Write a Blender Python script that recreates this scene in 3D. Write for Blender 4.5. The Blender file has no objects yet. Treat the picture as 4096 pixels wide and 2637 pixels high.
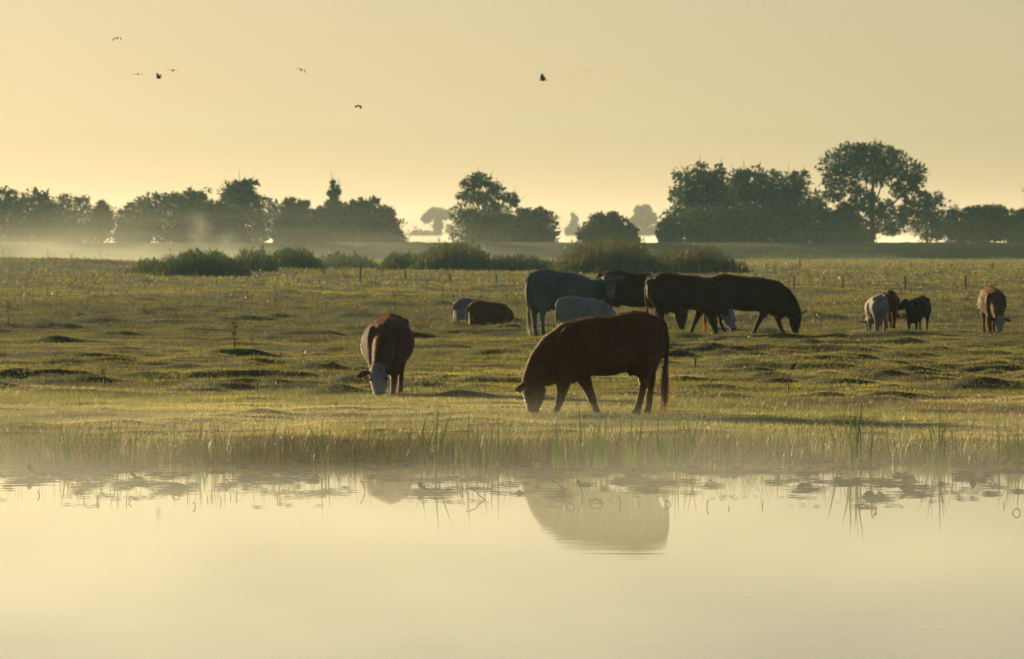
import bpy, bmesh, math, random
import numpy as np
from mathutils import Vector, Matrix

sc = bpy.context.scene
R = math.radians
rng = np.random.default_rng(7)
random.seed(7)

# ------------------------------------------------------------------ camera, sky, sun, exposure
H = 2.58                     # eye height above the water (z = 0 is the water)
FPX = 29600.0                # focal length in photograph pixels (4096 wide)
HORY, CX = 960.0, 2048.0     # horizon row and centre column of the photograph
cam = bpy.data.cameras.new("camera")
cam_o = bpy.data.objects.new("camera", cam)
sc.collection.objects.link(cam_o)
sc.camera = cam_o
cam.sensor_width = 36.0
cam.lens = 36.0 * FPX / 4096.0
cam.clip_start = 0.5
cam.clip_end = 9000.0
cam_o.location = (0, 0, H)
cam_o.rotation_euler = (math.pi / 2 - math.atan((2637 / 2 - HORY) / FPX), 0, 0)
cam.dof.use_dof = True
cam.dof.focus_distance = 99.0
cam.dof.aperture_fstop = 9.0

SUN_EL, SUN_AZ = R(10.0), R(-34.0)     # azimuth from +Y, negative = left
world = bpy.data.worlds.new("World")
sc.world = world
world.use_nodes = True
wn = world.node_tree
bg = wn.nodes["Background"]
sky = wn.nodes.new("ShaderNodeTexSky")
sky.sky_type = "NISHITA"
sky.sun_disc = False
sky.sun_elevation = SUN_EL
sky.sun_rotation = SUN_AZ
sky.altitude = 0.0
sky.air_density = 1.0
sky.dust_density = 0.8
sky.ozone_density = 1.0
tint = wn.nodes.new("ShaderNodeMix")
tint.data_type = "RGBA"
tint.blend_type = "MULTIPLY"
tint.inputs[0].default_value = 1.0
tint.inputs[7].default_value = (0.94, 0.948, 1.23, 1)
wn.links.new(sky.outputs[0], tint.inputs[6])
wn.links.new(tint.outputs[2], bg.inputs[0])
bg.inputs[1].default_value = 0.05

sun = bpy.data.lights.new("sun", "SUN")
sun.energy = 5.0
sun.angle = R(0.5)
sun.color = (1.0, 0.82, 0.46)
sun_o = bpy.data.objects.new("sun", sun)
sc.collection.objects.link(sun_o)
sdir = Vector((math.sin(SUN_AZ) * math.cos(SUN_EL), math.cos(SUN_AZ) * math.cos(SUN_EL), math.sin(SUN_EL)))
sun_o.rotation_euler = sdir.to_track_quat("Z", "Y").to_euler()

sc.view_settings.view_transform = "Standard"
sc.view_settings.look = "None"
sc.view_settings.gamma = 1.0
sc.view_settings.use_curve_mapping = False
sc.view_settings.exposure = 0.41
sc.render.engine = "CYCLES"
cy = sc.cycles
cy.max_bounces = 8
cy.diffuse_bounces = 3
cy.glossy_bounces = 3
cy.transmission_bounces = 4
cy.volume_bounces = 1
cy.transparent_max_bounces = 8
cy.volume_step_rate = 1.0
cy.volume_max_steps = 256
cy.use_denoising = True
cy.sample_clamp_indirect = 6.0

# ------------------------------------------------------------------ helpers
def px(u, d):
    """World x of photograph column u (4096 wide) at distance d."""
    return (u - CX) / FPX * d

def dist(v, z=0.0):
    """Distance at which height z shows on photograph row v."""
    return (H - z) * FPX / (v - HORY)

K = 4096 / 2392.0

def link(o, parent=None):
    sc.collection.objects.link(o)
    if parent is not None:
        o.parent = parent
    return o

def tag(o, label=None, cat=None, group=None, kind=None):
    if label: o["label"] = label
    if cat: o["category"] = cat
    if group: o["group"] = group
    if kind: o["kind"] = kind
    return o

def empty(name, loc, rz=0.0, scale=1.0):
    o = bpy.data.objects.new(name, None)
    o.location = loc
    o.rotation_euler = (0, 0, rz)
    o.scale = (scale, scale, scale) if not isinstance(scale, tuple) else scale
    o.empty_display_size = 0.2
    return link(o)

def mesh_np(name, verts, faces, mat=None, smooth=False, colors=None):
    """faces: (n,3) or (n,4) int array, or a list of two such arrays."""
    me = bpy.data.meshes.new(name)
    verts = np.asarray(verts, np.float32)
    fl = faces if isinstance(faces, list) else [faces]
    fl = [np.asarray(f, np.int32) for f in fl if len(f)]
    nl = sum(f.size for f in fl)
    nf = sum(len(f) for f in fl)
    me.vertices.add(len(verts)); me.vertices.foreach_set("co", verts.ravel())
    me.loops.add(nl); me.loops.foreach_set("vertex_index", np.concatenate([f.ravel() for f in fl]))
    tot = np.concatenate([np.full(len(f), f.shape[1], np.int32) for f in fl])
    st = np.concatenate([[0], np.cumsum(tot)[:-1]]).astype(np.int32)
    me.polygons.add(nf)
    me.polygons.foreach_set("loop_start", st)
    me.polygons.foreach_set("loop_total", tot)
    if smooth:
        me.polygons.foreach_set("use_smooth", np.ones(nf, bool))
    me.update(calc_edges=True)
    if colors is not None:
        a = me.color_attributes.new("tint", "FLOAT_COLOR", "POINT")
        c = np.ones((len(verts), 4), np.float32); c[:, :3] = colors
        a.data.foreach_set("color", c.ravel())
    if mat: me.materials.append(mat)
    return me

def obj_np(name, verts, faces, mat, parent=None, smooth=False, colors=None):
    return link(bpy.data.objects.new(name, mesh_np(name, verts, faces, mat, smooth, colors)), parent)

def _hash(ix, iy, seed):
    n = (ix.astype(np.int64) * 374761393 + iy.astype(np.int64) * 668265263 + seed * 1442695041) & 0xFFFFFFFF
    n = ((n ^ (n >> 13)) * 1274126177) & 0xFFFFFFFF
    return ((n ^ (n >> 16)) & 0xFFFF) / 65535.0

def vnoise(x, y, seed=0):
    x = np.asarray(x, float); y = np.asarray(y, float)
    x0 = np.floor(x); y0 = np.floor(y)
    fx = x - x0; fy = y - y0
    fx = fx * fx * (3 - 2 * fx); fy = fy * fy * (3 - 2 * fy)
    a = _hash(x0, y0, seed); b = _hash(x0 + 1, y0, seed)
    c = _hash(x0, y0 + 1, seed); d = _hash(x0 + 1, y0 + 1, seed)
    return (a * (1 - fx) + b * fx) * (1 - fy) + (c * (1 - fx) + d * fx) * fy

def sstep(a, b, x):
    t = np.clip((x - a) / (b - a), 0, 1)
    return t * t * (3 - 2 * t)

# ------------------------------------------------------------------ materials
def new_mat(name):
    m = bpy.data.materials.new(name)
    m.use_nodes = True
    nt = m.node_tree
    nt.nodes.clear()
    out = nt.nodes.new("ShaderNodeOutputMaterial")
    return m, nt, out

def N(nt, kind, **inp):
    n = nt.nodes.new(kind)
    for k, v in inp.items():
        if k.startswith("_"):
            setattr(n, k[1:], v)
    return n

def leaf_mat(name, transl=0.5, gloss=0.08, rough=0.4, sat=1.0):
    """Thin leaf or blade: tinted diffuse + translucent + a little wet gloss."""
    m, nt, out = new_mat(name)
    at = N(nt, "ShaderNodeAttribute"); at.attribute_name = "tint"
    df = N(nt, "ShaderNodeBsdfDiffuse"); tr = N(nt, "ShaderNodeBsdfTranslucent")
    mx = N(nt, "ShaderNodeMixShader"); mx.inputs[0].default_value = transl
    gl = N(nt, "ShaderNodeBsdfGlossy"); gl.inputs["Roughness"].default_value = rough
    gl.inputs[0].default_value = (1, 1, 1, 1)
    m2 = N(nt, "ShaderNodeMixShader"); m2.inputs[0].default_value = gloss
    nt.links.new(at.outputs["Color"], df.inputs[0])
    nt.links.new(at.outputs["Color"], tr.inputs[0])
    nt.links.new(df.outputs[0], mx.inputs[1]); nt.links.new(tr.outputs[0], mx.inputs[2])
    nt.links.new(mx.outputs[0], m2.inputs[1]); nt.links.new(gl.outputs[0], m2.inputs[2])
    nt.links.new(m2.outputs[0], out.inputs[0])
    return m

def plain_mat(name, col, rough=0.7, noise=0.25, scale=6.0, spec=0.3):
    m, nt, out = new_mat(name)
    b = N(nt, "ShaderNodeBsdfPrincipled")
    b.inputs["Roughness"].default_value = rough
    b.inputs["Specular IOR Level"].default_value = spec
    tc = N(nt, "ShaderNodeTexCoord"); nz = N(nt, "ShaderNodeTexNoise")
    nz.inputs["Scale"].default_value = scale; nz.inputs["Detail"].default_value = 5
    rp = N(nt, "ShaderNodeValToRGB")
    rp.color_ramp.elements[0].position = 0.3; rp.color_ramp.elements[1].position = 0.7
    rp.color_ramp.elements[0].color = (*[c * (1 - noise) for c in col], 1)
    rp.color_ramp.elements[1].color = (*[min(1, c * (1 + noise)) for c in col], 1)
    nt.links.new(tc.outputs["Object"], nz.inputs["Vector"])
    nt.links.new(nz.outputs[0], rp.inputs[0]); nt.links.new(rp.outputs[0], b.inputs["Base Color"])
    nt.links.new(b.outputs[0], out.inputs[0])
    return m

def water_mat():
    m, nt, out = new_mat("pond_water")
    b = N(nt, "ShaderNodeBsdfPrincipled")
    b.inputs["Base Color"].default_value = (0.022, 0.026, 0.016, 1)
    b.inputs["Roughness"].default_value = 0.015
    b.inputs["IOR"].default_value = 1.333
    tc = N(nt, "ShaderNodeTexCoord")
    mp = N(nt, "ShaderNodeMapping"); mp.inputs["Scale"].default_value = (0.16, 2.4, 1)
    wv = N(nt, "ShaderNodeTexNoise"); wv.inputs["Scale"].default_value = 1.0; wv.inputs["Detail"].default_value = 2
    mp2 = N(nt, "ShaderNodeMapping"); mp2.inputs["Scale"].default_value = (0.05, 0.03, 1)
    pn = N(nt, "ShaderNodeTexNoise"); pn.inputs["Scale"].default_value = 1.0
    rp = N(nt, "ShaderNodeValToRGB"); rp.color_ramp.elements[0].position = 0.42; rp.color_ramp.elements[1].position = 0.62
    ml = N(nt, "ShaderNodeMath"); ml.operation = "MULTIPLY"
    bp = N(nt, "ShaderNodeBump"); bp.inputs["Strength"].default_value = 1.0; bp.inputs["Distance"].default_value = 0.0013
    nt.links.new(tc.outputs["Object"], mp.inputs[0]); nt.links.new(mp.outputs[0], wv.inputs["Vector"])
    nt.links.new(tc.outputs["Object"], mp2.inputs[0]); nt.links.new(mp2.outputs[0], pn.inputs["Vector"])
    nt.links.new(pn.outputs[0], rp.inputs[0])
    nt.links.new(wv.outputs[0], ml.inputs[0]); nt.links.new(rp.outputs[0], ml.inputs[1])
    nt.links.new(ml.outputs[0], bp.inputs["Height"]); nt.links.new(bp.outputs[0], b.inputs["Normal"])
    nt.links.new(b.outputs[0], out.inputs[0])
    return m

def soil_mat():
    m, nt, out = new_mat("pasture_soil")
    b = N(nt, "ShaderNodeBsdfPrincipled"); b.inputs["Roughness"].default_value = 0.95
    b.inputs["Specular IOR Level"].default_value = 0.1
    tc = N(nt, "ShaderNodeTexCoord")
    n1 = N(nt, "ShaderNodeTexNoise"); n1.inputs["Scale"].default_value = 0.22; n1.inputs["Detail"].default_value = 6
    n2 = N(nt, "ShaderNodeTexNoise"); n2.inputs["Scale"].default_value = 14.0; n2.inputs["Detail"].default_value = 4
    r1 = N(nt, "ShaderNodeValToRGB")
    e = r1.color_ramp.elements
    e[0].position = 0.32; e[0].color = (0.085, 0.066, 0.012, 1)
    e[1].position = 0.68; e[1].color = (0.070, 0.080, 0.010, 1)
    k = e.new(0.5); k.color = (0.085, 0.080, 0.012, 1)
    r2 = N(nt, "ShaderNodeValToRGB")
    r2.color_ramp.elements[0].color = (0.35, 0.35, 0.35, 1); r2.color_ramp.elements[1].color = (1.6, 1.6, 1.6, 1)
    r2.color_ramp.elements[0].position = 0.3; r2.color_ramp.elements[1].position = 0.7
    mx = N(nt, "ShaderNodeMix"); mx.data_type = "RGBA"; mx.blend_type = "MULTIPLY"; mx.inputs[0].default_value = 1
    for n_ in (n1, n2): nt.links.new(tc.outputs["Object"], n_.inputs["Vector"])
    nt.links.new(n1.outputs[0], r1.inputs[0]); nt.links.new(n2.outputs[0], r2.inputs[0])
    nt.links.new(r1.outputs[0], mx.inputs[6]); nt.links.new(r2.outputs[0], mx.inputs[7])
    nt.links.new(mx.outputs[2], b.inputs["Base Color"])
    nt.links.new(b.outputs[0], out.inputs[0])
    return m

def volume_mat(name, density, color, aniso, builder=None):
    m, nt, out = new_mat(name)
    v = N(nt, "ShaderNodeVolumePrincipled")
    v.inputs["Color"].default_value = (*color, 1)
    v.inputs["Density"].default_value = density
    v.inputs["Anisotropy"].default_value = aniso
    nt.links.new(v.outputs[0], out.inputs["Volume"])
    if builder: builder(nt, v)
    return m

def coat_mat():
    m, nt, out = new_mat("cow_coat")
    b = N(nt, "ShaderNodeBsdfPrincipled")
    b.inputs["Roughness"].default_value = 0.62
    b.inputs["Specular IOR Level"].default_value = 0.10
    b.inputs["Sheen Weight"].default_value = 0.35
    b.inputs["Sheen Roughness"].default_value = 0.35
    b.inputs["Sheen Tint"].default_value = (1.0, 0.58, 0.22, 1)
    at = N(nt, "ShaderNodeAttribute"); at.attribute_name = "tint"
    tc = N(nt, "ShaderNodeTexCoord")
    mp = N(nt, "ShaderNodeMapping"); mp.inputs["Scale"].default_value = (9, 14, 5)
    nz = N(nt, "ShaderNodeTexNoise"); nz.inputs["Scale"].default_value = 2.2; nz.inputs["Detail"].default_value = 6
    rp = N(nt, "ShaderNodeValToRGB")
    rp.color_ramp.elements[0].position = 0.28; rp.color_ramp.elements[0].color = (0.68, 0.66, 0.64, 1)
    rp.color_ramp.elements[1].position = 0.72; rp.color_ramp.elements[1].color = (1.22, 1.22, 1.22, 1)
    mx = N(nt, "ShaderNodeMix"); mx.data_type = "RGBA"; mx.blend_type = "MULTIPLY"; mx.inputs[0].default_value = 1
    nf = N(nt, "ShaderNodeTexNoise"); nf.inputs["Scale"].default_value = 26.0; nf.inputs["Detail"].default_value = 4
    bp = N(nt, "ShaderNodeBump"); bp.inputs["Strength"].default_value = 0.5; bp.inputs["Distance"].default_value = 0.012
    nt.links.new(tc.outputs["Object"], mp.inputs[0]); nt.links.new(mp.outputs[0], nz.inputs["Vector"])
    nt.links.new(mp.outputs[0], nf.inputs["Vector"])
    nt.links.new(nz.outputs[0], rp.inputs[0])
    nt.links.new(at.outputs["Color"], mx.inputs[6]); nt.links.new(rp.outputs[0], mx.inputs[7])
    nt.links.new(mx.outputs[2], b.inputs["Base Color"])
    nt.links.new(nf.outputs[0], bp.inputs["Height"]); nt.links.new(bp.outputs[0], b.inputs["Normal"])
    nt.links.new(b.outputs[0], out.inputs[0])
    return m

M = {}
M["grass"] = leaf_mat("grass_blade", 0.70, 0.15, 0.5)
M["sward"] = leaf_mat("sward_blade", 0.66, 0.035, 0.5)
M["reed"] = leaf_mat("reed_blade", 0.45, 0.06, 0.4)
M["leaf"] = leaf_mat("tree_leaf", 0.35, 0.03, 0.5)
M["lily"] = leaf_mat("lily_leaf", 0.25, 0.12, 0.25)
M["hair"] = leaf_mat("cow_hair", 0.72, 0.10, 0.35)
M["water"] = water_mat()
M["soil"] = soil_mat()
M["coat"] = coat_mat()
M["bark"] = plain_mat("bark", (0.055, 0.045, 0.033), 0.9, 0.4, 3.0)
M["wood"] = plain_mat("weathered_post", (0.10, 0.085, 0.065), 0.9, 0.35, 9.0)
M["horn"] = plain_mat("horn", (0.30, 0.26, 0.19), 0.45, 0.2, 14.0)
M["eye"] = plain_mat("cow_eye", (0.008, 0.006, 0.005), 0.12, 0.1, 5.0, 0.5)
M["feather"] = plain_mat("dark_feather", (0.018, 0.016, 0.015), 0.6, 0.3, 20.0)
M["pale_feather"] = plain_mat("pale_feather", (0.03, 0.028, 0.026), 0.7, 0.1, 8.0)

# ------------------------------------------------------------------ ground
SHORE = 85.6
def shore_y(x):
    return SHORE + 0.5 * (vnoise(x * 0.35, x * 0 + 3.1, 5) - 0.5) + 0.22 * (vnoise(x * 1.7, x * 0, 6) - 0.5)

# mounds one can point at in the photograph: column, row of the mound's foot, half width m, height m
MOUNDS = [(220, 1380, 0.62, 0.20), (975, 1432, 0.62, 0.22), (2855, 1408, 0.5, 0.17), (3010, 1415, 0.5, 0.10),
          (2705, 1440, 0.42, 0.14), (3570, 1595, 0.42, 0.15), (3540, 1522, 0.40, 0.14), (3690, 1510, 0.55, 0.17),
          (3920, 1555, 0.55, 0.15), (3330, 1590, 0.5, 0.10), (1850, 1595, 0.45, 0.13), (1350, 1575, 0.5, 0.11),
          (1340, 1495, 0.8, 0.18), (300, 1440, 0.8, 0.14), (200, 1535, 0.9, 0.17), (760, 1360, 0.6, 0.10),
          (1050, 1668, 0.40, 0.06), (430, 1655, 0.55, 0.04), (3730, 1405, 0.5, 0.10), (3240, 1450, 0.55, 0.12),
          (2960, 1460, 0.5, 0.12), (2620, 1470, 0.4, 0.10), (3350, 1540, 0.5, 0.09), (650, 1520, 0.9, 0.12),
          (1120, 1520, 0.7, 0.10), (860, 1480, 0.8, 0.10), (60, 1460, 0.6, 0.1), (3990, 1500, 0.5, 0.12)]
MND = []
for (u, v, s, h) in MOUNDS:
    d_ = dist(v, 0.21)
    MND.append((px(u, d_), d_ + s * 0.7, s, h))

def ground_z(x, y):
    x = np.asarray(x, float); y = np.asarray(y, float)
    sy = shore_y(x)
    t = y - sy
    z = np.where(t < 0, np.maximum(-0.7, t * 0.25 - 0.015), 0.0)
    rise = sstep(0.0, 3.2, t)
    z = z + rise * 0.20
    fade = sstep(1.0, 5.0, t)
    # gentle swells
    z = z + fade * 0.07 * (vnoise(x / 4.5, y / 6.0, 11) - 0.4)
    # grazed tussocks: humps of about a metre
    n = vnoise(x / 1.15 + 3.3, y / 1.5, 21) * 0.65 + vnoise(x / 0.55, y / 0.7, 22) * 0.35
    n2 = vnoise(x / 9.0, y / 12.0, 23)
    z = z + fade * (0.5 + 0.5 * sstep(94, 124, y)) * (0.05 + 0.17 * n2) * np.clip((n - 0.48) / 0.4, 0, 1.2)
    z = z + fade * 0.025 * (vnoise(x / 0.28, y / 0.3, 24) - 0.5) * sstep(260, 120, y)
    # long low ridges further out
    z = z + 0.22 * sstep(120, 210, y) * np.clip(vnoise(x / 5.0, y / 7.5, 31) * 0.7 + vnoise(x / 2.0, y / 3.0, 32) * 0.3 - 0.50, 0, 1) * 1.9 * sstep(900, 500, y)
    for (mx, my, s, h) in MND:
        q = ((x - mx) / s) ** 2 + ((y - my) / (s * 0.75)) ** 2
        z = z + 0.82 * h * np.exp(-q * 0.9) * (0.7 + 0.6 * vnoise(x / 0.2, y / 0.2, 41))
    # low rise at the left of the far pasture
    z = z + 0.95 * np.exp(-((x + 36) / 15) ** 2 - ((y - 545) / 34) ** 2)
    # dike that carries the trees
    z = z + 2.0 * sstep(868, 886, y) * sstep(925, 905, y)
    return z

def grid_rows():
    ys = [SHORE - 2.2]
    while ys[-1] < 1000:
        y = ys[-1]
        if y < 112: d = 0.11
        elif y < 200: d = 0.11 + (y - 112) * 0.0045
        elif y < 860: d = 0.5 + (y - 200) * 0.006
        else: d = 2.5
        ys.append(y + d)
    return np.array(ys)

ys = grid_rows()
NC = 250
uu = np.linspace(-1, 1, NC)
Y = np.repeat(ys, NC)
half = 5.0 + 0.076 * ys
X = (half[:, None] * uu[None, :]).ravel()
Z = ground_z(X, Y)
ii = np.arange(len(ys) - 1)[:, None] * NC + np.arange(NC - 1)[None, :]
ii = ii.ravel()
F = np.stack([ii, ii + 1, ii + NC + 1, ii + NC], 1)
pasture = obj_np("ground", np.stack([X, Y, Z], 1), F, M["soil"], smooth=True)
tag(pasture, kind="structure")

# land out to the horizon on every side, a little lower than the pasture
bx = np.array([-1500, 1500, 1500, -1500.0]); by = np.array([87.6, 87.6, 3600, 3600.0])
land = obj_np("terrain", np.stack([bx, by, np.full(4, 0.13)], 1), np.array([[0, 1, 2, 3]]), M["soil"])
tag(land, kind="structure")
wx = np.array([-1500, 1500, 1500, -1500.0]); wy = np.array([-60, -60, 88.0, 88.0])
water = obj_np("water", np.stack([wx, wy, np.zeros(4)], 1), np.array([[0, 1, 2, 3]]), M["water"])
tag(water, kind="structure")
bed = obj_np("pond_bed", np.stack([wx, wy, np.full(4, -0.75)], 1), np.array([[0, 1, 2, 3]]), M["soil"])
tag(bed, kind="structure")

# ------------------------------------------------------------------ haze and mist
def box(name, x0, x1, y0, y1, z0, z1, mat):
    v = np.array([[x, y, z] for z in (z0, z1) for y in (y0, y1) for x in (x0, x1)], float)
    f = np.array([[0, 2, 3, 1], [4, 5, 7, 6], [0, 1, 5, 4], [2, 6, 7, 3], [0, 4, 6, 2], [1, 3, 7, 5]])
    return obj_np(name, v, f, mat)

haze = box("haze", -1700, 1700, -100, 3800, -1.8, 62, volume_mat("haze_air", 0.000055, (0.60, 0.95, 1.0), 0.55))
tag(haze, kind="stuff")

def mist_nodes(scale, lo, hi, dens, ztop, zpow, xfade=None, axis=0):
    def f(nt, v):
        tc = N(nt, "ShaderNodeTexCoord")
        mp = N(nt, "ShaderNodeMapping"); mp.inputs["Scale"].default_value = scale
        nz = N(nt, "ShaderNodeTexNoise"); nz.inputs["Scale"].default_value = 1.0
        nz.inputs["Detail"].default_value = 3; nz.inputs["Roughness"].default_value = 0.55
        mr = N(nt, "ShaderNodeMapRange"); mr.inputs[1].default_value = lo; mr.inputs[2].default_value = hi
        mr.inputs[3].default_value = 0; mr.inputs[4].default_value = dens
        sp = N(nt, "ShaderNodeSeparateXYZ")
        zr = N(nt, "ShaderNodeMapRange"); zr.inputs[1].default_value = ztop; zr.inputs[2].default_value = 0
        zr.inputs[3].default_value = 0; zr.inputs[4].default_value = 1
        pw = N(nt, "ShaderNodeMath"); pw.operation = "POWER"; pw.inputs[1].default_value = zpow
        ml = N(nt, "ShaderNodeMath"); ml.operation = "MULTIPLY"
        nt.links.new(tc.outputs["Object"], mp.inputs[0]); nt.links.new(mp.outputs[0], nz.inputs["Vector"])
        nt.links.new(tc.outputs["Object"], sp.inputs[0]); nt.links.new(sp.outputs[2], zr.inputs[0])
        nt.links.new(nz.outputs[0], mr.inputs[0]); nt.links.new(zr.outputs[0], pw.inputs[0])
        nt.links.new(mr.outputs[0], ml.inputs[0]); nt.links.new(pw.outputs[0], ml.inputs[1])
        last = ml
        if xfade:
            xr = N(nt, "ShaderNodeMapRange"); xr.inputs[1].default_value = xfade[0]; xr.inputs[2].default_value = xfade[1]
            xr.inputs[3].default_value = 1.0; xr.inputs[4].default_value = xfade[2]
            m2_ = N(nt, "ShaderNodeMath"); m2_.operation = "MULTIPLY"
            nt.links.new(sp.outputs[axis], xr.inputs[0]); nt.links.new(ml.outputs[0], m2_.inputs[0]); nt.links.new(xr.outputs[0], m2_.inputs[1])
            last = m2_
        nt.links.new(last.outputs[0], v.inputs["Density"])
    return f

MISTC = (1.0, 0.97, 0.80)
m1 = volume_mat("pond_mist_air", 0.01, MISTC, 0.65, mist_nodes((0.22, 0.10, 0.7), 0.36, 0.66, 0.050, 0.85, 1.8, (56, 88, 0.52), 1))
o = box("pond_mist", -34, 34, 10, 99, 0.006, 0.85, m1); tag(o, kind="stuff")
m2 = volume_mat("meadow_mist_air", 0.003, MISTC, 0.65, mist_nodes((0.035, 0.012, 0.30), 0.40, 0.74, 0.0036, 9.0, 2.6, (-34, 12, 0.14)))
o = box("meadow_mist", -130, 130, 560, 866, 0.3, 9.0, m2); tag(o, kind="stuff")
m4 = volume_mat("far_vapour_air", 0.00024, (1.0, 0.90, 0.78), 0.5)
o = box("far_vapour", -1300, 1300, 1100, 3600, 0.15, 18.0, m4); tag(o, kind="stuff")
m3 = volume_mat("far_fog_air", 0.0016, MISTC, 0.5)
o = box("far_fog", -1200, 1200, 1250, 3500, 0.2, 3.4, m3); tag(o, kind="stuff")

# ------------------------------------------------------------------ dike trees
def tube_np(pts, radii, seg=7):
    """Tapered tube through 3-D points -> verts, quads."""
    pts = np.asarray(pts, float)
    n = len(pts)
    tang = np.gradient(pts, axis=0)
    tang /= np.linalg.norm(tang, axis=1)[:, None] + 1e-9
    ref = np.array([1.0, 0.13, 0.07])
    a = np.cross(tang, ref); a /= np.linalg.norm(a, axis=1)[:, None] + 1e-9
    b = np.cross(tang, a)
    th = np.linspace(0, 2 * math.pi, seg, endpoint=False)
    v = pts[:, None, :] + (np.cos(th)[None, :, None] * a[:, None, :] + np.sin(th)[None, :, None] * b[:, None, :]) * np.asarray(radii)[:, None, None]
    v = v.reshape(-1, 3)
    f = []
    for i in range(n - 1):
        for j in range(seg):
            f.append((i * seg + j, i * seg + (j + 1) % seg, (i + 1) * seg + (j + 1) % seg, (i + 1) * seg + j))
    return v, np.array(f)

def merge(parts):
    vs, fs, o = [], [], 0
    for v, f in parts:
        vs.append(v); fs.append(f + o); o += len(v)
    return np.concatenate(vs), np.concatenate(fs)

def leaf_quads(P, size, rg, flat=0.0, out=None):
    """Small kite-shaped leaf sprays at points P with random orientation."""
    n = len(P)
    a = rg.normal(size=(n, 3)); a[:, 2] *= (1 - flat)
    if out is not None: a = a * 0.7 + out * 0.9
    a /= np.linalg.norm(a, axis=1)[:, None] + 1e-9
    b = rg.normal(size=(n, 3)); b -= (b * a).sum(1)[:, None] * a
    b /= np.linalg.norm(b, axis=1)[:, None] + 1e-9
    s = size * rg.uniform(0.55, 1.35, n)[:, None]
    w = s * rg.uniform(0.30, 0.55, n)[:, None]
    v = np.stack([P - a * s * 0.5, P + b * w * 0.5, P + a * s * 0.6, P - b * w * 0.5], 1).reshape(-1, 3)
    f = np.arange(4 * n).reshape(n, 4)
    return v, f

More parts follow.
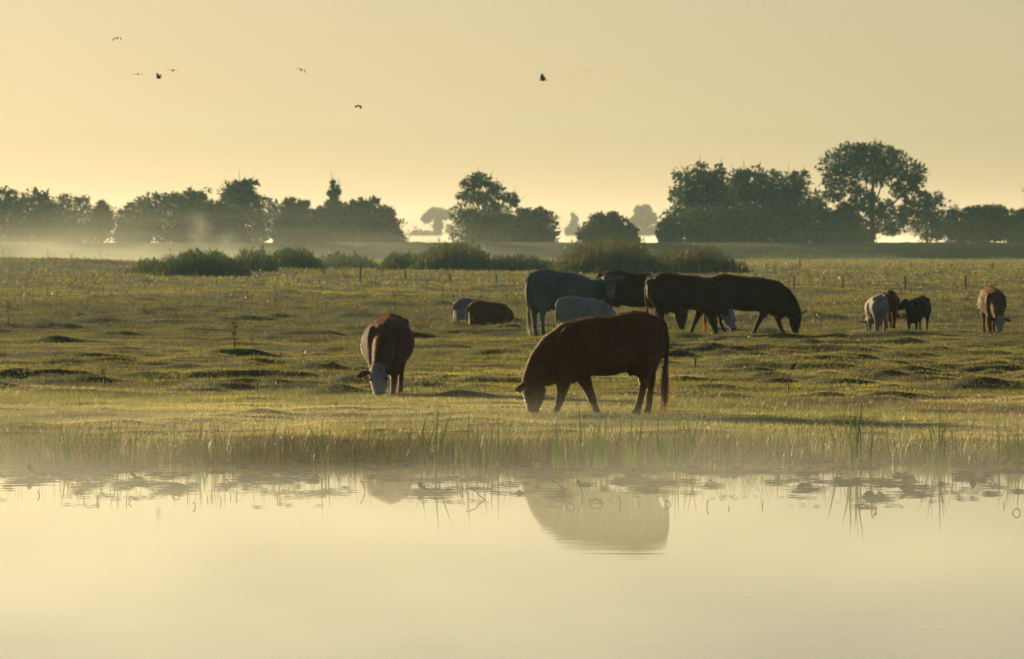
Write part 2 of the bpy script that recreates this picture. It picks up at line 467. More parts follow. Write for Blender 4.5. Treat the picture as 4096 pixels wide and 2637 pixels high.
def make_tree(name, label, u, top, wid, d, shape="round", base=0.0, bare=0.22, leaves=1700, lobes=None,
              lsize=0.58, green=(0.050, 0.075, 0.022), cat="tree", group=None, dens=1.0, seed=0, twigs=0, wf=None):
    """u, top, wid in 2392-wide photograph pixels; d metres away."""
    rg = np.random.default_rng(1000 + seed)
    s = K * d / FPX
    x = (u * K - CX) / FPX * d
    gz = float(ground_z(np.array([x]), np.array([d]))[0]) if d < 995 else 0.15
    gz += base
    topz = H - (top * K - HORY) * d / FPX
    Ht = topz - gz
    W = wid * s * 0.5 * (1.0 if lobes is not None else (wf if wf else (1.55 if shape == "dome" else 1.35)))
    root = empty(name, (x, d, gz))
    tag(root, label, cat, group)
    D = W * 0.85
    if shape == "dome": bare = 0.04
    # envelope lobes: list of (cx, cy, cz, rx, ry, rz) relative to tree base
    if lobes is None:
        lobes = []
        nl = 15
        for i in range(nl):
            t = (i + 0.5) / nl
            h = bare + (1 - bare) * t
            if shape == "round": prof = math.sqrt(max(0.05, 1 - (2 * ((h - bare) / (1 - bare)) - 0.95) ** 2))
            elif shape == "dome": prof = math.sqrt(max(0.04, 1 - (h * 0.98) ** 2.2))
            elif shape == "cone": prof = max(0.10, 1.0 - 0.93 * t) ** 0.8
            else: prof = math.sqrt(max(0.06, 1 - (1.7 * t - 0.75) ** 2))
            ang = i * 2.4 + rg.uniform(-0.4, 0.4)
            rr = prof * rg.uniform(0.42, 0.72)
            r = max(0.2, prof * rg.uniform(0.40, 0.52))
            if shape == "cone": rr *= 0.6
            lobes.append((math.cos(ang) * rr * W, math.sin(ang) * rr * D, min(h * Ht, Ht - r * W * 0.72), r * W, r * D, r * W * 0.8))
        if shape == "dome":
            lobes += [(k_ * W, rg.uniform(-.3, .3) * D, 0.17 * Ht, 0.36 * W, 0.4 * D, 0.17 * Ht) for k_ in (-0.5, -0.1, 0.3, 0.6)]
        lobes.append((rg.uniform(-.1, .1) * W, 0, (0.5 + bare * 0.5) * Ht, W * 0.55, D * 0.55, Ht * (0.34 - bare * 0.2)))
    else:
        lobes = [(a * W, b * D, c * Ht, r1 * W, r1 * D, r2 * Ht) for (a, b, c, r1, r2) in lobes]
    vol = np.array([(l[3] * l[5]) ** 0.8 for l in lobes]); vol = vol / vol.sum()
    PP, CC, OO = [], [], []
    base_c = np.array(green)
    for l, f in zip(lobes, vol):
        n = max(60, int(3.2 * leaves * f * dens))
        dirs = rg.normal(size=(n, 3)); dirs /= np.linalg.norm(dirs, axis=1)[:, None]
        rad = np.clip(rg.beta(2.6, 1.0, n) * 1.08 + rg.normal(0, 0.06, n), 0.05, 1.22)
        # leaf sprays gather into clumps
        kc = max(6, n // 16)
        cd = rg.normal(size=(kc, 3)); cd /= np.linalg.norm(cd, axis=1)[:, None]
        pick = cd[rg.integers(0, kc, n)]
        mixd = dirs * 0.42 + pick * 0.75
        mixd /= np.linalg.norm(mixd, axis=1)[:, None]
        P = np.array(l[:3]) + mixd * rad[:, None] * np.array(l[3:])
        PP.append(P); OO.append(mixd)
        shade = rg.uniform(0.75, 1.25)
        c = base_c * shade * rg.uniform(0.7, 1.3, n)[:, None]
        c[:, 0] *= rg.uniform(0.8, 1.35, n)
        CC.append(c)
    P = np.concatenate(PP); C = np.concatenate(CC); O = np.concatenate(OO)
    keep = P[:, 2] > 0.05
    P, C, O = P[keep], C[keep], O[keep]
    v, f = leaf_quads(P, lsize, rg, 0.2, O)
    obj_np("crown", v, f, M["leaf"], root, colors=np.repeat(C, 4, 0))
    # trunk with limbs that reach into the lobes
    tr = max(0.10, min(0.5, Ht * 0.026))
    hh = Ht * 0.78
    pts = [(0, 0, -0.2)] + [(rg.normal(0, 0.02) * Ht * t, rg.normal(0, 0.02) * Ht * t, hh * t) for t in (0.15, 0.3, 0.5, 0.75, 1.0)]
    parts = [tube_np(pts, [tr * 1.4, tr, tr * 0.85, tr * 0.65, tr * 0.4, tr * 0.12])]
    for l in lobes[:: max(1, len(lobes) // 9)]:
        z0 = min(l[2] * 0.55, hh * 0.8)
        p0 = np.array([0, 0, z0]); p2 = np.array(l[:3]); pm = (p0 + p2) / 2 + np.array([0, 0, -0.08 * Ht * 0.4])
        parts.append(tube_np([p0, pm, p2, p2 + (p2 - pm) * 0.7], [tr * 0.45, tr * 0.32, tr * 0.2, tr * 0.05], 5))
    for k in range(twigs):
        l = lobes[rg.integers(0, len(lobes))]
        p0 = np.array([l[0], l[1], l[2]]); q = np.array([rg.normal(0, .35), rg.normal(0, .3), 1.0])
        parts.append(tube_np([p0, p0 + q * l[5] * 0.8, p0 + q * l[5] * 1.5], [tr * 0.2, tr * 0.12, tr * 0.03], 4))
    v, f = merge(parts)
    obj_np("trunk", v, f, M["bark"], root, smooth=True)
    return root

G_ROW = "trees along the dike"
BIG = [(-0.62, 0, 0.80, 0.40, 0.13), (-0.30, .2, 0.90, 0.42, 0.10), (0.05, 0, 0.885, 0.45, 0.115), (0.38, 0, 0.82, 0.34, 0.12),
       (-0.15, .3, 0.74, 0.5, 0.12), (-0.58, -.2, 0.64, 0.36, 0.11), (0.25, .2, 0.68, 0.4, 0.10), (0.74, 0, 0.72, 0.28, 0.11), (0.86, .1, 0.60, 0.2, 0.08),
       (-0.70, .1, 0.50, 0.22, 0.07), (-0.25, -.1, 0.50, 0.2, 0.09), (0.55, .1, 0.55, 0.24, 0.08), (-0.02, 0, 0.42, 0.18, 0.12),
       (0.32, .1, 0.36, 0.17, 0.10), (0.45, 0, 0.24, 0.22, 0.08), (0.72, 0, 0.44, 0.12, 0.07), (-0.5, .1, 0.38, 0.15, 0.05),
       (-0.55, .1, 0.30, 0.20, 0.07), (-0.35, 0, 0.40, 0.2, 0.07), (0.62, .1, 0.33, 0.16, 0.08), (0.1, 0, 0.27, 0.22, 0.14), (0.36, .2, 0.16, 0.24, 0.05)]
LEAN = [(-0.1, 0, 0.9, 0.34, 0.10), (-0.38, .1, 0.84, 0.26, 0.08), (0.2, 0, 0.87, 0.24, 0.07), (0.42, 0, 0.76, 0.26, 0.07), (0.70, .1, 0.68, 0.28, 0.07),
        (0.9, 0, 0.60, 0.16, 0.05), (-0.35, 0, 0.68, 0.4, 0.10), (0.1, .1, 0.66, 0.42, 0.12), (-0.55, 0, 0.48, 0.38, 0.14), (-0.1, .1, 0.42, 0.5, 0.16),
        (0.4, 0, 0.5, 0.42, 0.12), (-0.5, 0, 0.22, 0.42, 0.16), (0.0, 0, 0.2, 0.5, 0.16), (0.45, 0, 0.25, 0.4, 0.16)]
TALLTIP = [(0, 0, 0.90, 0.16, 0.07), (-0.12, 0, 0.95, 0.09, 0.05), (0.22, 0, 0.87, 0.12, 0.04), (-0.2, 0, 0.80, 0.16, 0.05), (0.1, 0, 0.78, 0.26, 0.06), (0.3, 0, 0.82, 0.1, 0.03),
           (0, 0, 0.66, 0.5, 0.08), (-0.3, .1, 0.5, 0.6, 0.14), (0.35, 0, 0.5, 0.6, 0.14), (0, .1, 0.25, 0.9, 0.22)]
AIRY = [(-0.5, 0, 0.6, 0.28, 0.13), (-0.2, 0, 0.82, 0.32, 0.12), (0.2, 0, 0.86, 0.3, 0.11), (0.55, 0, 0.66, 0.3, 0.14), (0, .2, 0.6, 0.32, 0.14), (-0.3, 0, 0.36, 0.28, 0.1), (0.3, 0, 0.38, 0.3, 0.1), (0.7, 0, 0.45, 0.2, 0.08)]
LOB2 = [(-0.1, 0, 0.86, 0.5, 0.12), (0.5, 0, 0.82, 0.42, 0.12), (-0.62, 0, 0.74, 0.3, 0.1), (0.1, .1, 0.55, 0.28, 0.18), (0.0, 0, 0.3, 0.24, 0.2), (-0.7, 0, 0.25, 0.5, 0.14), (0.8, .2, 0.5, 0.18, 0.1)]

TREES = [
    # name, label, u, top, width, d, kwargs
    ("broadleaf_tree", "broad dark tree cut by the left border of the photo, mist at its foot", -12, 438, 120, 905, dict(shape="dome", wf=1.9)),
    ("broadleaf_tree", "rounded tree with a small topknot, second along the dike from the left border", 82, 443, 100, 915, dict(shape="dome", wf=2.0)),
    ("poplar_tree", "feathery tree with ragged spiky top beside the topknot tree on the far left", 170, 453, 86, 910, dict(shape="dome", wf=1.9, twigs=8, lsize=0.42)),
    ("poplar_tree", "low pointed feathery tree at the right end of the leftmost clump", 238, 470, 62, 905, dict(shape="cone", wf=2.0, lsize=0.4, twigs=6)),
    ("broadleaf_tree", "small tree with sunlit gaps opening the second clump, right of the bright slit", 305, 477, 72, 915, dict(shape="dome", wf=1.15, dens=0.75)),
    ("broadleaf_tree", "broad bushy tree left of the mist plume in the second clump", 385, 452, 140, 905, dict(shape="dome")),
    ("broadleaf_tree", "dark bushy tree with knobbly top standing behind the mist plume", 462, 440, 120, 918, dict(shape="dome")),
    ("broadleaf_tree", "tall round-headed tree ending the second clump beside the bright gap", 566, 416, 132, 922, dict(shape="round", wf=1.15, bare=0.12, leaves=1900)),
    ("bush", "low dark bush under the round-headed tree left of the bright gap", 530, 480, 120, 902, dict(shape="dome", wf=1.1, cat="bush")),
    ("broadleaf_tree", "rounded tree right of the bright gap, opening the third clump", 690, 462, 104, 908, dict(shape="dome", wf=1.25)),
    ("poplar_tree", "dark tree with a spiky feathered tip rising above the third clump", 780, 418, 84, 915, dict(lobes=TALLTIP, lsize=0.4, twigs=10)),
    ("bush", "dark bush filling the third clump under its spiky tip", 768, 482, 120, 902, dict(shape="dome", cat="bush", wf=1.3)),
    ("bush", "dark bush joining the knobbly tree and the round-headed tree behind the mist", 500, 472, 110, 902, dict(shape="dome", cat="bush", wf=1.3)),
    ("broadleaf_tree", "bushy tree with thin bare twigs on its top in the third clump", 848, 462, 104, 906, dict(shape="dome", twigs=6)),
    ("broadleaf_tree", "sloping round tree at the right end of the third clump", 898, 490, 84, 903, dict(shape="dome", wf=1.1)),
    ("broadleaf_tree", "tall ragged tree leaning right in the middle of the photo", 1128, 403, 168, 915, dict(lobes=LEAN, leaves=2300, lsize=0.45, twigs=6)),
    ("broadleaf_tree", "low round tree leaning against the ragged tree on its right", 1238, 486, 122, 905, dict(shape="dome", wf=1.15, leaves=1900)),
    ("bush", "dark bush filling the foot of the tall ragged tree in the middle", 1150, 500, 120, 903, dict(shape="dome", wf=1.3, cat="bush")),
    ("bush", "round lone bush with a smaller knob on its right side", 1416, 497, 122, 905, dict(shape="dome", wf=1.12, cat="bush", dens=0.9)),
    ("bush", "small knob-shaped bush attached right of the round lone bush", 1472, 522, 44, 903, dict(shape="dome", wf=1.1, cat="bush", dens=0.4, lsize=0.4)),
    ("bush", "low leafy bush at the left foot of the big right-hand clump", 1562, 505, 52, 903, dict(shape="dome", wf=1.1, cat="bush", dens=0.6)),
    ("broadleaf_tree", "tall leafy tree with bumpy crown, leftmost of the big right-hand clump", 1645, 380, 140, 915, dict(shape="round", bare=0.06, leaves=2300)),
    ("broadleaf_tree", "wide flat-topped tree in the middle of the big right-hand clump", 1745, 390, 150, 922, dict(shape="round", bare=0.2, leaves=2200, dens=0.9)),
    ("broadleaf_tree", "open-crowned tree with sky holes, right in the big right-hand clump", 1848, 400, 140, 918, dict(shape="round", bare=0.25, leaves=1800, dens=0.75)),
    ("bush", "dark bush under the bumpy-crowned tree in the big right-hand clump", 1660, 485, 130, 903, dict(shape="dome", cat="bush")),
    ("bush", "dark bush under the flat-topped tree in the big right-hand clump", 1775, 480, 150, 902, dict(shape="dome", cat="bush")),
    ("bush", "dark bush under the open-crowned tree, beside the giant tree's trunk", 1885, 470, 130, 904, dict(shape="dome", cat="bush")),
    ("bush", "low bush at the left foot of the giant tree with visible trunk", 1970, 496, 100, 903, dict(shape="dome", cat="bush")),
    ("broadleaf_tree", "giant tree with visible trunk and wide hanging crown, tallest on the dike", 2036, 333, 246, 912, dict(lobes=BIG, leaves=3600, dens=1.0, lsize=0.5)),
    ("willow_tree", "small upright willow with feathery top right of the giant tree", 2165, 448, 104, 906, dict(shape="round", bare=0.1, dens=0.8, lsize=0.42)),
    ("willow_tree", "shorter pale-topped willow between the feathery willow and the round one", 2236, 490, 78, 908, dict(shape="dome", dens=0.6, lsize=0.42)),
    ("willow_tree", "round-headed pollard willow near the right border of the photo", 2312, 482, 108, 904, dict(shape="round", bare=0.08, leaves=1700)),
    ("willow_tree", "willow cut by the right border of the photo", 2404, 488, 76, 906, dict(shape="dome")),
    ("broadleaf_tree", "tall tree off the right border with one twig reaching into the sky", 2484, 380, 152, 930, dict(shape="round", bare=0.15)),
    ("broadleaf_tree", "pale hazy tree peeping over the second clump from far behind", 338, 466, 44, 1900, dict(lobes=AIRY, lsize=1.0, leaves=700)),
    ("broadleaf_tree", "pale hazy tree in the bright gap between second and third clump", 640, 470, 46, 1950, dict(lobes=AIRY, lsize=1.0, leaves=700)),
    ("broadleaf_tree", "pale two-lobed tree far off in the fog left of the ragged tree", 1020, 484, 74, 1800, dict(lobes=LOB2, lsize=1.0, leaves=1000)),
    ("bush", "faint low bush in the fog at the foot of the two-lobed tree", 985, 540, 62, 1850, dict(shape="dome", lsize=1.0, leaves=600, cat="bush")),
    ("poplar_tree", "faint narrow pointed tree in the fog left of the round lone bush", 1340, 500, 46, 1850, dict(lobes=TALLTIP, lsize=1.0, leaves=600)),
    ("broadleaf_tree", "pale airy tree with see-through crown far behind the round lone bush", 1502, 476, 76, 1800, dict(lobes=AIRY, lsize=0.9, leaves=1100, twigs=10)),
]
for i, (nm, lb, u, tp, w, d, kw) in enumerate(TREES):
    make_tree(nm, lb, u, tp, w, d, seed=i, group=G_ROW if d < 990 else "hazy trees in the far fog", **kw)

# bare dead stems at the right end of the third clump
for i, (u, tp, lean, lb) in enumerate([(937, 512, 0.2, "dead leaning stem with a leaf tuft right of the third clump"),
                                       (952, 528, 1.0, "thin bare forked stem against the bright fog right of the third clump")]):
    d = 903.0
    x = px(u * K, d); gz = float(ground_z(np.array([x]), np.array([d]))[0]); ht = H - (tp * K - HORY) * d / FPX - gz
    r = empty("dead_stem", (x, d, gz)); tag(r, lb, "dead tree")
    parts = [tube_np([(0, 0, -0.1), (lean * 0.3, 0, ht * 0.4), (lean * 1.2, 0.1, ht)], [0.07, 0.045, 0.02], 5),
             tube_np([(lean * 0.4, 0, ht * 0.5), (lean * 0.4 - 0.7, 0, ht * 0.8)], [0.025, 0.01], 4),
             tube_np([(lean * 0.6, 0, ht * 0.65), (lean + 0.8, 0, ht * 0.93)], [0.025, 0.01], 4)]
    v, f = merge(parts); obj_np("stem", v, f, M["bark"], r, smooth=True)
    rg = np.random.default_rng(50 + i)
    P = np.array([lean * 1.1, 0, ht * 0.92]) + rg.normal(0, 0.25, (26 if i == 0 else 7, 3))
    v, f = leaf_quads(P, 0.35, rg); lt = obj_np("leaf_tuft", v, f, M["leaf"], r, colors=np.tile([0.05, 0.06, 0.02], (len(v), 1))); lt["kind"] = "stuff"

# ------------------------------------------------------------------ blades: grass, reeds, weeds
def blades(P, h, w, lean, rg, col, nseg=1, droop=0.0):
    """One tapered blade per point. nseg 1 -> triangle; 2/3 -> bent strip. Returns verts, faces list, colours."""
    n = len(P)
    yaw = rg.uniform(0, 2 * math.pi, n)
    b = np.stack([np.cos(yaw), np.sin(yaw), np.zeros(n)], 1) * (w * 0.5)[:, None]
    ly = rg.uniform(0, 2 * math.pi, n)
    L = np.stack([np.cos(ly), np.sin(ly), np.zeros(n)], 1) * (lean * h)[:, None]
    up = np.zeros((n, 3)); up[:, 2] = h
    rows = []
    for k in range(nseg):
        t = k / nseg
        c = P + L * t ** 1.8 + up * (t - droop * t ** 3)
        s = 1 - 0.55 * t
        rows.append(c - b * s); rows.append(c + b * s)
    rows.append(P + L + up * (1 - droop))
    m = len(rows)
    v = np.stack(rows, 1).reshape(-1, 3)
    base = np.arange(n)[:, None] * m
    q = [np.array([[2 * k, 2 * k + 1, 2 * k + 3, 2 * k + 2]]) + base for k in range(nseg - 1)]
    t3 = np.array([[m - 3, m - 2, m - 1]]) + base
    faces = ([np.concatenate(q)] if q else []) + [t3]
    return v, faces, np.repeat(col, m, 0)

def gcol(n, rg, base, var=0.3, dry=None, pdry=None):
    c = np.tile(np.array(base), (n, 1)) * rg.uniform(1 - var, 1 + var, n)[:, None]
    if dry is not None:
        k = rg.random(n) < pdry
        c[k] = np.array(dry) * rg.uniform(0.7, 1.3, k.sum())[:, None]
    return c

def scatter(n, y0, y1, rg, extra=4.0, power=1.0):
    """Points on the pasture, uniform per area in the strip the camera could see (with a margin)."""
    w0, w1 = 0.072 * y0 + extra, 0.072 * y1 + extra
    t = rg.random(n)
    y = y0 + (y1 - y0) * ((-w0 + np.sqrt(w0 * w0 + t * (w1 * w1 - w0 * w0))) / (w1 - w0))
    x = rg.uniform(-1, 1, n) * (0.072 * y + extra)
    return x, y

VV, FT, FQ, CC = [], [], [], []
voff = 0
def add_blades(res):
    global voff
    v, fl, c = res
    VV.append(v); CC.append(c)
    for f in fl:
        (FT if f.shape[1] == 3 else FQ).append(f + voff)
    voff += len(v)
def flush(name, mat, kind="stuff", label=None):
    global voff, VV, FT, FQ, CC
    faces = []
    if FQ: faces.append(np.concatenate(FQ))
    if FT: faces.append(np.concatenate(FT))
    o = obj_np(name, np.concatenate(VV), faces, mat, colors=np.concatenate(CC))
    VV, FT, FQ, CC = [], [], [], []; voff = 0
    return tag(o, kind=kind)

rg = np.random.default_rng(11)
def patch(x, y):
    return vnoise(x / 3.2 + 5, y / 4.5, 61) * 0.6 + vnoise(x / 0.9, y / 1.2, 62) * 0.4
def lay(n, y0, y1, h, w, nseg, pw=1.0, jit=0.5):
    x, y = scatter(n, y0, y1, rg)
    t = y - shore_y(x)
    k = t > 0.15
    x, y, t = x[k], y[k], t[k]
    z = ground_z(x, y)
    p = patch(x, y)
    hh = h * (0.55 + 0.9 * p) * rg.uniform(1 - jit, 1 + jit, len(x))
    hh *= 1 + 1.1 * sstep(3.2, 0.4, t)
    green = np.array([0.26, 0.235, 0.034]); straw = np.array([0.50, 0.405, 0.095]); rust = np.array([0.23, 0.155, 0.028])
    q = np.clip((p - 0.33) * 3.0, 0, 1)[:, None]
    c = straw * (1 - q) + green * q
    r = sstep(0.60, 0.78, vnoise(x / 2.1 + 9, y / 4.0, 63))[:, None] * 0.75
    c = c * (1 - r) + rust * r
    # middle band, mostly left: rusty growth with slope shade painted into the blade colour
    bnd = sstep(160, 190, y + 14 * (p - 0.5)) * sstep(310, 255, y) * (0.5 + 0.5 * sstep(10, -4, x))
    rust_shade = np.array([0.058, 0.047, 0.006]) * (0.7 + 0.7 * vnoise(x / 1.6, y / 3.5, 64))[:, None]
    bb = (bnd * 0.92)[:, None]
    c = c * (1 - bb) + rust_shade * bb
    # away from the dewy bank the sward is greener and darker
    far = (sstep(104, 150, y) * 0.55)[:, None]
    c = c * (1 - far) + np.array([0.19, 0.172, 0.024]) * far * (0.6 + 0.8 * p)[:, None]
    c = c * (0.55 + 0.9 * vnoise(x / 1.4 + 31, y / 3.4, 65))[:, None]
    c = c * rg.uniform(0.6, 1.4, len(x))[:, None]
    P = np.stack([x, y, z - 0.01], 1)
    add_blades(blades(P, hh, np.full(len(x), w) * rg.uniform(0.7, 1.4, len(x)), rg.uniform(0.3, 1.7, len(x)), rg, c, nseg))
lay(420000, 85.4, 113, 0.048, 0.0065, 1)
flush("dewy_grass", M["grass"])
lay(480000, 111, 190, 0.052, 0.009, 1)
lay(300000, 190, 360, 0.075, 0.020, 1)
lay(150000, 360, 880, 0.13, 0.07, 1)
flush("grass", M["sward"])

# sedge fringe along the waterline
n = 17000
x = rg.uniform(-13, 13, n)
t = rg.beta(1.1, 2.2, n) * 2.3 - 0.22
y = shore_y(x) + t
z = np.maximum(ground_z(x, y), -0.03)
cl = vnoise(x / 0.45, y / 0.6, 71) * 0.6 + vnoise(x / 2.3, y, 72) * 0.4
h = (0.10 + 0.42 * cl ** 1.4) * rg.uniform(0.45, 1.15, n) * (1.05 - 0.25 * np.clip(t, 0, 2))
c = gcol(n, rg, (0.095, 0.100, 0.030), 0.35, (0.20, 0.155, 0.07), 0.35)
add_blades(blades(np.stack([x, y, z], 1), h, rg.uniform(0.004, 0.010, n), rg.uniform(0.05, 0.45, n), rg, c, 2))
n = 1500
x = rg.uniform(-13, 13, n); y = shore_y(x) + rg.uniform(-0.35, 0.7, n); z = np.maximum(ground_z(x, y), -0.03)
c = gcol(n, rg, (0.085, 0.095, 0.028), 0.35, (0.20, 0.15, 0.07), 0.4)
add_blades(blades(np.stack([x, y, z], 1), rg.uniform(0.3, 0.62, n), rg.uniform(0.006, 0.012, n), rg.uniform(0.02, 0.35, n), rg, c, 3))
flush("sedge_grass", M["reed"])

# dry weed stalks standing in the pasture
def weeds(n, y0, y1, hmin, hmax, w):
    x, y = scatter(n * 3, y0, y1, rg)
    k = (vnoise(x / 6 + 2, y / 14, 81) * 0.7 + rg.random(len(x)) * 0.5 > 0.62)
    x, y = x[k][:n], y[k][:n]
    m = len(x)
    P = np.stack([x, y, ground_z(x, y) - 0.02], 1)
    h = rg.uniform(hmin, hmax, m) * rg.uniform(0.5, 1, m)
    c = gcol(m, rg, (0.085, 0.045, 0.020), 0.4, (0.13, 0.10, 0.045), 0.35)
    add_blades(blades(P, h, np.full(m, w), rg.uniform(0.0, 0.3, m), rg, c, 2))
    for j in range(3):     # side sprigs and seed heads
        t = rg.uniform(0.45, 0.95, m)
        P2 = P + np.stack([np.zeros(m), np.zeros(m), h * t], 1)
        add_blades(blades(P2, h * 0.22, np.full(m, w * 2.0), rg.uniform(0.3, 1.0, m), rg, c, 1))
weeds(160, 96, 130, 0.12, 0.35, 0.006)
weeds(700, 130, 230, 0.15, 0.48, 0.010)
weeds(1500, 230, 420, 0.25, 0.75, 0.018)
weeds(700, 420, 600, 0.3, 0.9, 0.035)
flush("dry_weeds", M["reed"])

# ------------------------------------------------------------------ reed beds in front of the dike
def reed_bed(label, u0, u1, vtop, vbase, n, skew=0.5, green=(0.085, 0.115, 0.028), tip=None, depth=14):
    rg = np.random.default_rng(int(u0) + 3)
    d = dist(vbase * K, 0.25)
    x0, x1 = px(u0 * K, d), px(u1 * K, d)
    ht = (vbase - vtop) * K * d / FPX
    root = empty("reed_bed", ((x0 + x1) / 2, d, 0.2)); tag(root, label, "reeds", "reed beds across the far pasture")
    t = rg.beta(2, 2, n) * 0.5 + rg.random(n) * 0.5
    x = (t - 0.5) * (x1 - x0)
    y = rg.uniform(0, depth, n)
    prof = np.minimum(1, np.minimum(t / max(0.02, skew), (1 - t) / max(0.02, 1 - skew)) * 1.7) ** 0.6
    wob = 0.40 + 0.90 * (vnoise(x / 1.3, y / 4, 90) * 0.6 + vnoise(x / 0.4, y / 2, 91) * 0.4)
    h = ht * np.maximum(0.18, prof) * wob * rg.uniform(0.45, 1.15, n)
    z = ground_z(x + (x0 + x1) / 2, y + d) - 0.2 - 0.05
    c = gcol(n, rg, green, 0.35, tip or (0.10, 0.085, 0.03), 0.3)
    v, fl, cc = blades(np.stack([x, y, z], 1), h, rg.uniform(0.04, 0.10, n), rg.uniform(0.02, 0.3, n), rg, c, 2)
    o = obj_np("stems", v, fl, M["leaf"], root, colors=cc)
    o["kind"] = "stuff"
    # leaves and plumes on the upper stems
    m = int(n * 1.3)
    k = rg.integers(0, n, m)
    P = np.stack([x[k], y[k], z[k] + h[k] * rg.uniform(0.25, 0.92, m)], 1) + rg.normal(0, 0.08, (m, 3))
    v, f = leaf_quads(P, 0.28, rg, -1.6)
    o = obj_np("leaves", v, f, M["leaf"], root, colors=np.repeat(gcol(m, rg, green, 0.35, tip or (0.10, 0.085, 0.03), 0.3), 4, 0))
    o["kind"] = "stuff"
reed_bed("thin straggling reeds at the left foot of the tall green reed mound", 280, 390, 606, 642, 420, 0.85)
reed_bed("tall dark green reed mound below the second clump of trees", 335, 585, 587, 648, 2300, 0.42)
reed_bed("low reeds trailing right of the tall dark green mound", 520, 650, 590, 640, 900, 0.4)
reed_bed("bushy reed patch below the gap between the tree clumps", 600, 760, 585, 634, 1300, 0.4)
reed_bed("low pale reed strip below the third clump of trees", 690, 900, 594, 630, 1300, 0.5)
reed_bed("short reeds at the left of the brown-tipped reed mound", 870, 1000, 592, 633, 900, 0.6)
reed_bed("brown-tipped reed mound below the tall ragged tree", 935, 1165, 567, 634, 2300, 0.6, (0.09, 0.105, 0.028), (0.17, 0.115, 0.04))
reed_bed("low reed strip left of the white cow's rump", 1090, 1340, 597, 634, 1500, 0.35)
reed_bed("largest rusty reed mound behind the standing white cow", 1265, 1590, 562, 642, 3000, 0.5, (0.095, 0.105, 0.028), (0.18, 0.115, 0.04))
reed_bed("lower reed mound tapering off to the right of the rusty mound", 1480, 1775, 578, 640, 2200, 0.35, (0.09, 0.105, 0.028), (0.16, 0.115, 0.04))

# ------------------------------------------------------------------ fence posts
POSTS = [(757, 632, 645, "thin post in front of the low reed strip under the third clump"), (842, 630, 668, "tall thin post in front of the third tree clump's right half"),
         (947, 636, 657, "thin post left of the brown-tipped reed mound"), (1052, 640, 663, "thin post below the brown-tipped reed mound"),
         (1160, 643, 662, "thin post left of the standing white cow"), (1479, 640, 664, "post tip showing over the first of the three dark cows"),
         (1855, 645, 680, "dark post above the horned cow's shoulder"), (1968, 650, 678, "post between the horned cow and the white calf"),
         (2115, 650, 684, "post above the small dark calf"), (2256, 650, 684, "post left of the white-faced cow at the far right"),
         (1868, 606, 631, "tall far post in front of the dike"), (1790, 616, 627, "short far post left of the tall far one"),
         (2079, 615, 623, "tiny far post below the giant tree"), (2128, 613, 626, "small far post right of the giant tree's trunk"),
         (2320, 612, 630, "far post below the round pollard willow")]
for (u, vt, vb, lb) in POSTS:
    d = dist(vb * K, 0.24)
    x = px(u * K, d); gz = float(ground_z(np.array([x]), np.array([d]))[0])
    h = (vb - vt) * K * d / FPX + 0.05
    r = 0.028 + 0.00004 * d
    lean = rng.normal(0, 0.03)
    v, f = tube_np([(0, 0, -0.3), (lean * h * 0.5, 0, h * 0.5), (lean * h, 0, h), (lean * h, 0, h + 0.01)], [r, r * 0.97, r * 0.9, 0.004], 8)
    o = obj_np("fence_post", v, f, M["wood"]); o.location = (x, d, gz)
    tag(o, lb, "fence post", "thin posts of the pasture fence")

# ------------------------------------------------------------------ cattle
def ring_pts(c, right, up, a, bt, bb, e=2.3, seg=20, ridge=False):
    out = []
    for k in range(seg):
        t = 2 * math.pi * k / seg
        cs, sn = math.cos(t), math.sin(t)
        u = math.copysign(abs(cs) ** (2 / e), cs) * a
        w = math.copysign(abs(sn) ** (2 / (e if sn < 0 or not ridge else 1.75)), sn) * (bt if sn > 0 else bb)
        out.append(c + right * u + up * w)
    return out

def loft_bm(bm, rings, seg=20):
    """rings: list of point lists; closed with centre caps."""
    vs = [[bm.verts.new(p) for p in r] for r in rings]
    for i in range(len(vs) - 1):
        for j in range(seg):
            bm.faces.new((vs[i][j], vs[i][(j + 1) % seg], vs[i + 1][(j + 1) % seg], vs[i + 1][j]))
    for r, flip in ((vs[0], True), (vs[-1], False)):
        c = bm.verts.new(sum((v.co for v in r), Vector()) / seg)
        for j in range(seg):
            f = (r[j], r[(j + 1) % seg], c) if not flip else (r[(j + 1) % seg], r[j], c)
            bm.faces.new(f)

def chain_rings(pts, u0, dims, e=2.2, seg=20):
    """pts: centres; u0: dorsal direction at the first; dims: (lateral, dorsal, ventral). Parallel transport."""
    P = [Vector(p) for p in pts]
    n = len(P)
    T = []
    for i in range(n):
        a = P[max(0, i - 1)]; b = P[min(n - 1, i + 1)]
        T.append((b - a).normalized())
    up = Vector(u0); up = (up - T[0] * up.dot(T[0])).normalized()
    rings, fr = [], []
    for i in range(n):
        if i:
            q = T[i - 1].rotation_difference(T[i])
            up = q @ up
            up = (up - T[i] * up.dot(T[i])).normalized()
        right = T[i].cross(up).normalized()
        l, bt, bb = dims[i]
        rings.append(ring_pts(P[i], right, up, l, bt, bb, e, seg))
        fr.append((P[i], T[i], up.copy(), right))
    return rings, fr

def ellipsoid_bm(bm, c, r, rot=None, seg=12):
    m = Matrix.Translation(Vector(c)) @ (rot.to_matrix().to_4x4() if rot else Matrix.Identity(4)) @ Matrix.Diagonal((*r, 1))
    bmesh.ops.create_uvsphere(bm, u_segments=seg, v_segments=seg // 2 + 2, radius=1.0, matrix=m)

def XZ(pxx, py):
    return (900 - pxx) / 505.7, (1135 - py) / 505.7

